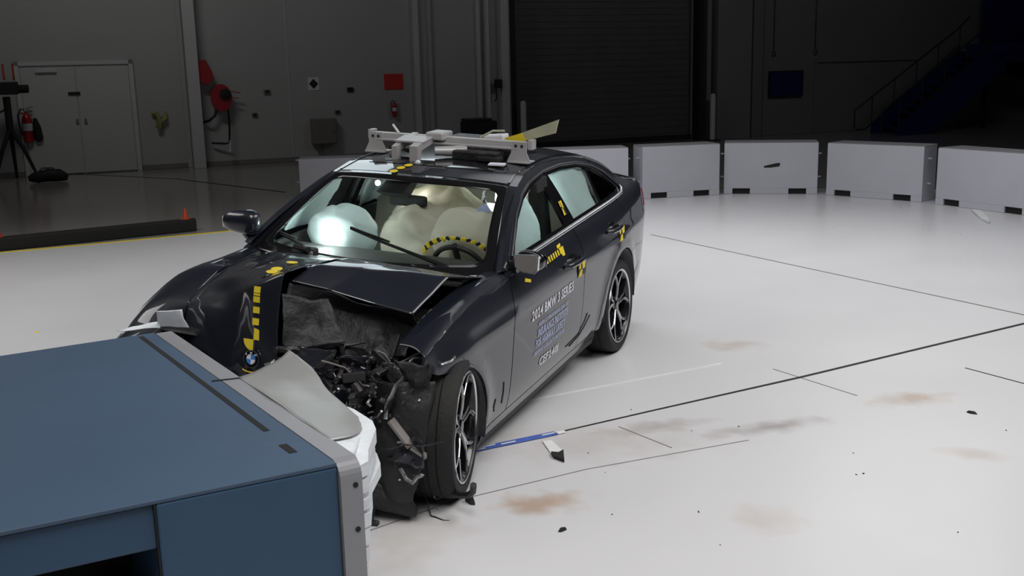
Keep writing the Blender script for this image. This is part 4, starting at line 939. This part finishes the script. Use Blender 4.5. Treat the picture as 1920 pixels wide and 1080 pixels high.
# rolled top of the driver's fender, pushed up by the crash
FT = [[(x, Yb(x, z)-.002, z-.002), (x-.015, Yb(x, z)-.035, z+.018), (x-.04, .78, z+.026), (x-.06, .70, z+.02)] for x, z in ((-.86, .975), (-.62, .98), (-.40, .972), (-.2, .948), (.0, .91), (.17, .862))]
patch('fender_top', FT, 'paint', CAR, 6, .005, 5, .004, 4, 30)
# scuttle / cowl
patch('cowl_panel', [[(-.66, y, .94-.03*abs(y)) for y in (-.70, -.35, 0, .35, .72)], [(-.78, y, .965-.03*abs(y)) for y in (-.72, -.35, 0, .35, .74)], [(-.90, y*1.0, .955) for y in (-.74, -.35, 0, .35, .76)]], 'plastic', CAR, 5, .004)
# wipers
for pts in ([(-1.039, -.76, 1.055), (-.93, -.56, 1.045), (-.83, -.38, 1.03), (-.74, -.30, 1.03)], [(-.96, -.17, 1.135), (-.93, .05, 1.085), (-.90, .28, 1.04), (-.86, .50, 1.0)]):
    mb = MB(); mb.tube(pts, [.006, .008, .010, .014], 6); wi = mb.build('wiper', 'black', CAR)
    mb = MB(); mb.bar(Vector(pts[0])+Vector((.0, 0, .008)), Vector(pts[1])+Vector((.01, .05, .008)), .012, .008); mb.build('wiper_blade', 'rubber', wi)
mb = MB(); mb.box((-.70, -.31, 1.035), (.08, .14, .055), Matrix.Rotation(.3, 3, 'Z'), .015); mb.tube([(-.68, -.36, 1.07), (-.66, -.26, 1.065)], .018, 8); wm = mb.build('wiper_mount', 'black', CAR)
for p in ((-.66, -.28, 1.075), (-.65, -.24, 1.045)): mb = MB(); mb.lathe([(0, 0), (.013, 0), (.010, .012), (0, .014)], 12, 'Z', p); mb.build('nut', 'chrome', wm)
# yellow tape squares and target on the bonnet, the roundel emblem below
def stick(name, c, u, v, poly, m, lift=.006, th=.002, parent=CAR):
    c, u, v = Vector(c), Vector(u).normalized(), Vector(v); v = (v-u*v.dot(u)).normalized(); n = u.cross(v)
    if n.dot(Vector((1, .2, .5))) < 0: n = -n
    mb = MB(); mb.prism(poly, lambda a, b: c+u*a+v*b+n*lift, lambda a, b: c+u*a+v*b+n*(lift+th)); return mb.build(name, m, parent)
sq = lambda a, b: [(-a, -b), (a, -b), (a, b), (-a, b)]
from mathutils.bvhtree import BVHTree
bpy.context.view_layer.update()
def surf(o):
    dg = bpy.context.evaluated_depsgraph_get(); return BVHTree.FromObject(o, dg)
HB_ = surf(hood)
disc0 = lambda r: [(r*cos(2*pi*k/12), r*.8*sin(2*pi*k/12)) for k in range(12)]
def hit(y, z):
    """where a level line from ahead meets the bonnet"""
    p, n, i, d = HB_.ray_cast(Vector((2.5, y, z)), Vector((-1, 0, 0)))
    return p
EY = CAR
for z, hh, m in ((1.080, .015, 'yellow'), (1.035, .014, 'yellow'), (.985, .015, 'yellow'), (.930, .016, 'yellow'), (1.058, .005, 'yellow')):
    p = hit(.0, z); p2 = hit(.0, z-.02)
    if p and p2: stick('tape_marker', p, (0, 1, 0), p-p2, sq(.018, hh), m, .004)
for x, y in ((-.06, 0.0), (.02, 0.005), (-.14, -.0)):
    pass
for (y, x) in ((.0, .02), (.02, -.08), (.0, .06)):
    p, n, i, d = HB_.ray_cast(Vector((x, y, 2)), Vector((0, 0, -1))); p2, _, _, _ = HB_.ray_cast(Vector((x-.02, y, 2)), Vector((0, 0, -1)))
    if p: stick('tape_marker', p, (0, 1, 0), p-p2, disc0(.030), 'yellow', .006)
def quad(a0, r, n=6): return [(0, 0)]+[(r*cos(radians(a0+90*k/n)), r*sin(radians(a0+90*k/n))) for k in range(n+1)]
p = hit(-.005, .845); p2 = hit(-.005, .80); vv = (p-p2) if p and p2 else Vector((0, 0, 1))
c = p if p else Vector((.21, 0, .84))
0 and stick('target_disc', c, (0, 1, 0), vv, [(.056*cos(k*pi/12), .056*sin(k*pi/12)) for k in range(24)], 'tape_black', .008)
stick('target_quarter', c, (0, 1, 0), vv, quad(0, .055), 'yellow', .0102); stick('target_quarter', c, (0, 1, 0), vv, quad(180, .055), 'yellow', .0102)
c = hit(-.005, .755) or Vector((.235, 0, .755)); c = Vector((max(c.x, .235), -.005, .755))
disc = lambda r, n=28: [(r*cos(2*pi*k/n), r*sin(2*pi*k/n)) for k in range(n)]
em = stick('emblem', c, (0, 1, 0), vv, disc(.043), 'trim_black', .010, .006)
stick('emblem_ring', c, (0, 1, 0), vv, disc(.043), 'chrome', .016, .001, em); stick('emblem_band', c, (0, 1, 0), vv, disc(.040), 'trim_black', .0175, .001, em)
stick('emblem_ring', c, (0, 1, 0), vv, disc(.026), 'chrome', .019, .001, em)
M['emblem_blue'] = mat('emblem_blue', (.05, .22, .62), .3, 0, .5, .02)
for a0, m in ((0, 'emblem_blue'), (90, 'decal_white'), (180, 'emblem_blue'), (270, 'decal_white')): stick('emblem_quarter', c, (0, 1, 0), vv, quad(a0, .024), m, .0205, .001, em)
for s_, y in (('B', -.026), ('M', -.0), ('W', .026)):
    vs, fs = text_geo(s_, .014); uu = Vector((0, 1, 0)); v2 = vv.normalized(); nn = uu.cross(v2)
    if nn.x < 0: nn = -nn
    zz = .026 if s_ == 'M' else .018
    w_ = max(q.x for q in vs)
    mb = MB(); mb.add([c+uu*(q.x-w_/2+y)+v2*(q.y+zz)+nn*.0215 for q in vs], fs); mb.build('emblem_letter', 'decal_white', em)
mb = MB(); mb.tube([(c.x+.02, .05*cos(a*pi/10)-.005, c.z-.05-.012*sin(a*pi/10)) for a in range(11)], .003, 5); mb.build('tape_marker', 'yellow', CAR)
mb = MB(); mb.box((c.x+.02, .0, c.z-.085), (.01, .035, .012)); mb.build('tape_marker', 'yellow', CAR)
# ---- markers and lettering on the driver's side
def side_quad(name, pts, m, lift=.0035): return car_panel(name, pts, m, 1, lift=lift, flange=.001)
def text_side(s, x_left, z_base, height, width, m, name='letter', slope=0, par='fd'):
    """lettering lying on the door; large lines letter by letter, small ones joined"""
    items = []; pen = 0
    wsp = .30
    for ch in s:
        if ch == ' ': pen += wsp; continue
        vs, fs = text_geo(ch, 1); a0 = min(v.x for v in vs); a1 = max(v.x for v in vs)
        items.append((pen-a0, vs, fs)); pen += a1-a0+.09
    k = width/(pen-.09); h0 = .70; allmb = MB()
    for off, vs, fs in items:
        V = []
        for v in vs:
            a = (v.x+off)*k; x = x_left-a; z = z_base+v.y/h0*height+slope*a; V.append((x, Yb(x, z)+.0035, z))
        if name == 'letter': mb = MB(); mb.add(V, fs); mb.build('letter', m, PN[par, 1])
        else: allmb.add(V, fs)
    if name != 'letter': o = allmb.build(name, m, PN[par, 1]); o['kind'] = 'stuff'
text_side('2024 BMW 3 SERIES', -1.07, .690, .058, .70, 'decal_white', slope=.014)
text_side('MODERATE OVERLAP FRONTAL CRASH TEST', -1.185, .632, .022, .50, 'decal_blue', 'small_lettering')
text_side('INSURANCE INSTITUTE', -1.180, .570, .046, .50, 'decal_blue', 'small_lettering')
text_side('FOR HIGHWAY SAFETY', -1.155, .510, .046, .49, 'decal_blue', 'small_lettering')
text_side('HIGHWAY LOSS DATA INSTITUTE', -1.130, .468, .024, .50, 'decal_blue', 'small_lettering')
text_side('CEF2401', -1.235, .375, .052, .32, 'decal_white', slope=-.02)
# striped tape along the belt of the front door
for k in range(12):
    x = -1.20-.038*k; z = .935+.0015*k
    side_quad('tape_marker', [(x, z), (x-.019, z), (x-.022, z+.030), (x-.003, z+.030)], 'yellow')
    side_quad('tape_gap', [(x-.019, z), (x-.038, z), (x-.041, z+.030), (x-.022, z+.030)], 'tape_black', .003)
side_quad('tape_marker', [(-1.03, .925), (-1.10, .905), (-1.115, .918), (-1.05, .94)], 'yellow')
side_quad('tape_marker', [(-1.64, .935), (-1.68, .935), (-1.69, .985), (-1.62, .985)], 'yellow', .004)
side_quad('tape_marker', [(-1.60, .985), (-1.66, .99), (-1.67, 1.005), (-1.61, 1.0)], 'yellow')
def hourglass(x, z, par, s=1, w_=.15, h=.085, lift=.004):
    side_quad('target_backing', [(x, z), (x-w_*s, z), (x-w_*s, z+h*s), (x, z+h*s)], 'tape_black', .0028)
    a = w_*s/2; b = h*s/2
    side_quad('target_quarter', [(x, z), (x-a, z), (x-a*.95, z+b*1.0), (x-a*.45, z+b*.95)], 'yellow', lift)
    side_quad('target_quarter', [(x-a*1.0, z+b), (x-a*1.6, z+b), (x-2*a, z+2*b), (x-a*1.1, z+2*b)], 'yellow', lift)
    side_quad('target_quarter', [(x-.1*a, z+b*1.2), (x-.6*a, z+b*1.2), (x-.8*a, z+2*b), (x-.3*a, z+2*b)], 'yellow', lift)
hourglass(-1.85, .755, 'fd'); hourglass(-2.74, .80, 'rd')
hourglass(-1.93, 1.12, 'fd', .9, .065, .09, .003)
for pts in ([(-2.10, .46), (-2.06, .42), (-1.95, .36), (-1.72, .345)], [(-2.16, .43), (-2.07, .38), (-1.98, .345), (-1.80, .325)], [(-.60, .40), (-.585, .36), (-.60, .33)], [(-.70, .46), (-.705, .40), (-.70, .34)]):
    mb = MB(); mb.tube([(x, Yb(x, z)+.001, z) for x, z in pts], .004, 6); mb.build('scrape_mark', 'tape_black', CAR)
# markers at the roof front
for (t_, s_) in ((1.04, -.36), (1.14, -.345), (1.24, -.32)):
    pass
for k, (t_, s_) in enumerate(((1.03, -.235), (1.22, -.215), (1.42, -.18))):
    p = TS(t_, s_); q_ = TS(t_+.05, s_)
    stick('tape_marker', p, (0, 1, 0), q_-p, disc(.026, 12), 'yellow', .004)
# windscreen label / light card at the header is left to the glass
# ---- wrecked engine bay
def part(n, mb, m, smooth=False, parent=None): return mb.build(n, m, parent or CAR, smooth)
mb = MB(); mb.box((-.28, .10, .50), (.50, .60, .34), Matrix.Rotation(.15, 3, 'Z'), .03); mb.box((-.22, .12, .70), (.42, .34, .09), Matrix.Rotation(.2, 3, 'Y'), .025); part('engine_block', mb, 'dark_metal')
mb = MB(); mb.box((-.20, .12, .76), (.46, .36, .04), Matrix.Rotation(.22, 3, 'Y'), .015); part('engine_cover', mb, 'plastic')
mb = MB(); mb.bar((-.70, .52, .42), (.02, .46, .36), .09, .12); mb.bar((.02, .46, .36), (.22, .22, .40), .09, .11); part('chassis_rail', mb, 'dark_metal')
mb = MB(); mb.bar((-.70, -.52, .42), (.35, -.50, .42), .09, .12); part('chassis_rail', mb, 'dark_metal')
mb = MB(); mb.bar((.34, -.66, .50), (.34, -.1, .52), .09, .12); mb.bar((.34, -.1, .52), (.16, .42, .44), .09, .12); part('bumper_beam', mb, 'dark_metal')
mb = MB(); mb.box((.18, -.2, .42), (.05, .8, .42), Matrix.Rotation(-.25, 3, 'Z'), .01); part('radiator', mb, 'dark_metal')
mb = MB(); mb.tube([(-.30, .58, .88), (-.18, .60, .62), (-.12, .62, .36)], [.055, .05, .035], 14); part('suspension_strut', mb, 'dark_metal', True)
pts = []
for k in range(64):
    a = k*pi/6; pts.append((-.27+.14*k/64+.065*cos(a), .585+.03*k/64+.065*sin(a), .84-.30*k/64))
mb = MB(); mb.tube(pts, .009, 6); part('coil_spring', mb, 'black', True)
mb = MB(); mb.prism([(-.70, .80), (-.35, .92), (-.10, .86), (.02, .72), (-.06, .60), (-.30, .66), (-.60, .50)], lambda x, z: (x, .56, z), lambda x, z: (x, .60, z)); part('inner_wing', mb, 'plastic')
mb = MB(); mb.bar((-.12, .30, .24), (-.08, .70, .26), .05, .04); mb.bar((.10, .34, .22), (-.06, .70, .24), .05, .04); part('control_arm', mb, 'metal')
mb = MB(); mb.bar((.30, .76, .60), (.30, .86, .49), .05, .012); mb.bar((.30, .86, .49), (.27, .92, .44), .05, .012); part('bent_bracket', mb, 'grey_box')
# torn liner panels and undertray in front of the wheel
patch('torn_liner', [[(.18, .62, .72), (.20, .74, .74), (.14, .88, .76)], [(.26, .62, .54), (.29, .76, .52), (.22, .88, .50)], [(.28, .62, .34), (.31, .76, .30), (.25, .88, .28)], [(.22, .60, .22), (.28, .74, .17), (.24, .86, .18)]], 'plastic', CAR, 7, .035, 5, .006, 3)
patch('undertray', [[(.40, .05, .30), (.36, .34, .30), (.30, .60, .30), (.26, .84, .22)], [(.42, .05, .20), (.38, .34, .18), (.34, .60, .17), (.26, .86, .14)], [(.10, .05, .08), (.1, .30, .06), (.05, .50, .05), (.10, .66, .07)]], 'plastic', CAR, 7, .02, 5, .006, 13)
patch('crash_panel', [[(.28, -.1, .62), (.22, .15, .62), (.10, .38, .60), (.02, .56, .62)], [(.34, -.1, .48), (.32, .15, .46), (.26, .38, .44), (.20, .60, .46)], [(.38, -.1, .32), (.38, .15, .30), (.34, .40, .30), (.30, .62, .30)]], 'plastic', CAR, 8, .07, 5, .006, 17, 22)
patch('headlamp_housing', [[(.02, .72, .80), (-.04, .80, .82), (-.12, .86, .83)], [(.10, .72, .72), (.05, .82, .73), (-.03, .88, .74)]], 'plastic', CAR, 6, .02, 9, .008, 3)
mb = MB(); mb.tube([(.14, .755, .765), (.12, .76, .81), (.10, .775, .83), (.06, .87, .84), (.04, .885, .80), (.06, .87, .79), (.02, .93, .815), (.01, .94, .835)], .006, 6); part('lamp_bezel', mb, 'metal', True)
# loose hoses, wires and strips
random.seed(21)
def rnd(a, b): return random.uniform(a, b)
def bay(): 
    y = rnd(.08, .88); x = rnd(.08, .36)-.12*max(0, y-.4); z = rnd(.14, .82)-.1*max(0, x)
    if random.random() < .5: z = rnd(.5, .84); y = rnd(.15, .75)
    return Vector((x, y, z))
for k in range(70):
    p = bay(); pts = [p]
    d = Vector((rnd(-.4, .6), rnd(-1, 1), rnd(-.8, .8))).normalized()
    for j in range(6):
        d = (d+Vector((rnd(-1, 1), rnd(-1, 1), rnd(-1, 1)))*.55).normalized(); q = pts[-1]+d*rnd(.03, .07)
        q.x = min(q.x, .42-.15*max(0, q.y-.2)); q.z = min(max(.1, q.z), .86); q.y = max(q.y, .20); pts.append(q)
    r = random.choice([.003, .004, .006, .010, .016]); mb = MB(); mb.tube(pts, r, 6)
    mb.build('hose' if r > .008 else 'wire', random.choice(['plastic', 'dark_metal', 'dark_metal', 'grey_box', 'metal', 'black']), CAR, True)
for k in range(80):
    p = bay(); mb = MB(); s = rnd(.03, .10)
    R_ = (Matrix.Rotation(rnd(0, 6), 3, 'X') @ Matrix.Rotation(rnd(0, 6), 3, 'Z') @ Matrix.Rotation(rnd(0, 6), 3, 'Y'))
    mb.box(p, (s, s*rnd(.3, .8), rnd(.006, .03)), R_, .003); mb.build('broken_bracket', random.choice(['plastic', 'dark_metal', 'plastic', 'grey_box', 'dark_metal']), CAR)
for k in range(26):
    p = bay(); rows = [[p+Vector((rnd(-.04, .04), .07*(j-1), .06*(i-1)+rnd(-.02, .02))) for j in range(3)] for i in range(3)]
    patch('crumpled_sheet', rows, random.choice(['plastic', 'dark_metal', 'plastic', 'paint']), CAR, 4, .04, 9, .003, k, 20)
mb = MB()
for k in range(260):
    p = bay()+Vector((.03, 0, rnd(-.1, .04))); s = rnd(.003, .011)
    R_ = Matrix.Rotation(rnd(0, 6), 3, 'X') @ Matrix.Rotation(rnd(0, 6), 3, 'Y')
    mb.box(p, (s*rnd(.6, 3.5), s, s*.5), R_)
o = mb.build('glinting_fragments', 'metal', CAR); o['kind'] = 'stuff'
mb = MB(); mb.tube([(.30, .16, .64), (.22, .30, .60), (.14, .44, .55)], .005, 6); part('bright_strip', mb, 'metal')
mb = MB(); mb.bar((.32, .12, .76), (.22, .26, .80), .006, .03); mb.bar((.22, .26, .80), (.16, .32, .79), .006, .026); part('bright_strip', mb, 'grey_box')
mb = MB(); mb.bar((.30, .36, .36), (.24, .50, .38), .006, .014); part('toothed_strip', mb, 'metal')
mb = MB(); mb.lathe([(0, 0), (.018, 0), (.02, .01), (.012, .03), (0, .034)], 16, 'X', (.26, .45, .33)); part('lamp_bulb', mb, 'decal_white', True)
patch('torn_foil', [[(.25, .26, .60), (.2, .36, .60)], [(.28, .27, .55), (.24, .37, .54)], [(.30, .28, .52), (.27, .36, .50)]], 'alu', CAR, 6, .03, 14, .003, 9)
for c_ in ((.20, .16, .78), (.13, .27, .80), (.14, .29, .77)):
    mb = MB(); mb.box(c_, (.01, .025, .022), None, .003); part('tape_marker', mb, 'yellow')
# ---- camera frame clamped on the roof
def roof_z(x, y):
    s = y/Yb(x, 1.4); return interp([(r[1], r[2]) for r in sorted(TOP[1:5], key=lambda r: r[1])], x)-.03*abs(s)**2.6
RX = -1.95
def rbox(n, c, d, m='rack', rot=None, bev=.004): mb = MB(); mb.box(c, d, rot, bev); return part(n, mb, m)
RK = rbox('roof_camera_frame', (RX, -.02, 1.535), (.05, 1.06, .042))
def rk(n, mb, m='rack', smooth=False): return mb.build(n, m, RK, smooth)
mb = MB(); mb.box((RX+.045, -.02, 1.515), (.03, 1.0, .012), None, .002); rk('frame_lip', mb)
for sd in (1, -1):
    y = .50*sd-.02
    mb = MB(); mb.prism([(-.05, .03), (.05, .03), (.05, -.035), (.075, -.085), (.075, -.1), (-.075, -.1), (-.075, -.085), (-.05, -.035)] , lambda a, b: (RX+.05, y+a, 1.53+b), lambda a, b: (RX+.058, y+a, 1.53+b)); mb.box((RX+.02, y, 1.435), (.12, .14, .008)); rk('frame_foot', mb)
    mb = MB(); mb.box((RX-.01, y+.06*sd, 1.54), (.07, .03, .06), None, .003); rk('end_clamp', mb)
    for a in (-.02, .02): mb = MB(); mb.tube([(RX+.057, y+a, 1.535), (RX+.064, y+a, 1.535)], .009, 8); rk('bolt', mb, 'black')
# hooked bracket reaching forward over the windscreen header
mb = MB(); mb.prism([(-1.97, 1.575), (-1.72, 1.535), (-1.66, 1.52), (-1.66, 1.40), (-1.70, 1.40), (-1.72, 1.49), (-1.97, 1.53)], lambda x, z: (x, -.10, z), lambda x, z: (x, -.155, z)); rk('bracket_arm', mb)
mb = MB(); mb.prism([(-1.97, 1.565), (-1.74, 1.525), (-1.68, 1.51), (-1.68, 1.40), (-1.72, 1.40), (-1.73, 1.48), (-1.97, 1.53)], lambda x, z: (x, -.25, z), lambda x, z: (x, -.29, z)); rk('bracket_arm', mb)
mb = MB(); mb.box((-1.80, -.195, 1.545), (.14, .20, .012), Matrix.Rotation(radians(8), 3, 'Y'), .002); mb.box((-1.95, -.09, 1.56), (.16, .12, .05), None, .01); rk('bracket_plate', mb)
mb = MB(); mb.box((-1.67, -.275, 1.405), (.07, .06, .012), None, .003); mb.box((-1.66, -.115, 1.405), (.06, .09, .012), None, .003); rk('bracket_foot', mb)
mb = MB(); mb.lathe([(0, 0), (.018, .0), (.014, .02), (0, .024)], 14, 'X', (-1.64, -.085, 1.425)); rk('bright_knob', mb, 'decal_white', True)
mb = MB(); mb.tube([(-1.95, -.38, 1.555), (-2.0, -.45, 1.60)], .008, 6); rk('tie_end', mb, 'white_cloth')
# camera box, cylinder and cables below the bar
mb = MB(); mb.tube([(-1.80, -.05, 1.48), (-1.86, .06, 1.48), (-1.90, .12, 1.475)], [.028, .032, .04], 14); rk('camera_lens', mb, 'rack', True)
mb = MB(); mb.box((-1.86, .22, 1.465), (.13, .30, .06), None, .01); rk('camera_body', mb, 'dark_metal')
mb = MB(); mb.box((-1.82, .32, 1.455), (.08, .14, .03), None, .006); rk('battery_pack', mb, 'black')
mb = MB(); mb.box((-1.74, .40, 1.437), (.07, .10, .012), Matrix.Rotation(.2, 3, 'Z'), .003); rk('label_card', mb, 'decal_white')
mb = MB(); mb.tube([(-1.9, -.42, 1.47), (-1.85, -.30, 1.47), (-1.80, -.2, 1.46)], .012, 8); rk('cable', mb, 'black', True)
# translucent card standing up behind the bar and yellow flag
mb = MB(); mb.prism([(.36, 1.565), (.40, 1.53), (.68, 1.615), (.70, 1.70)], lambda y, z: (-2.06+.1*y, y, z), lambda y, z: (-2.07+.1*y, y, z)); rk('reflector_card', mb, 'card')
mb = MB(); mb.prism([(.33, 1.56), (.40, 1.53), (.48, 1.555), (.45, 1.60)], lambda y, z: (-2.05+.1*y, y, z), lambda y, z: (-2.058+.1*y, y, z)); rk('yellow_tape', mb, 'yellow')
mb = MB(); mb.tube([(-2.0, .18, 1.56), (-2.02, .25, 1.60), (-2.02, .33, 1.605)], .008, 6); rk('yellow_tie', mb, 'card')
mb = MB(); mb.box((-2.05, .25, 1.555), (.10, .16, .04), Matrix.Rotation(.1, 3, 'X'), .008); rk('junction_box', mb, 'decal_white')
mb = MB(); mb.box((-2.25, .1, 1.50), (.25, .5, .05), None, .01); rk('rear_plate', mb, 'dark_metal')
# tail lamp and screws finish the car
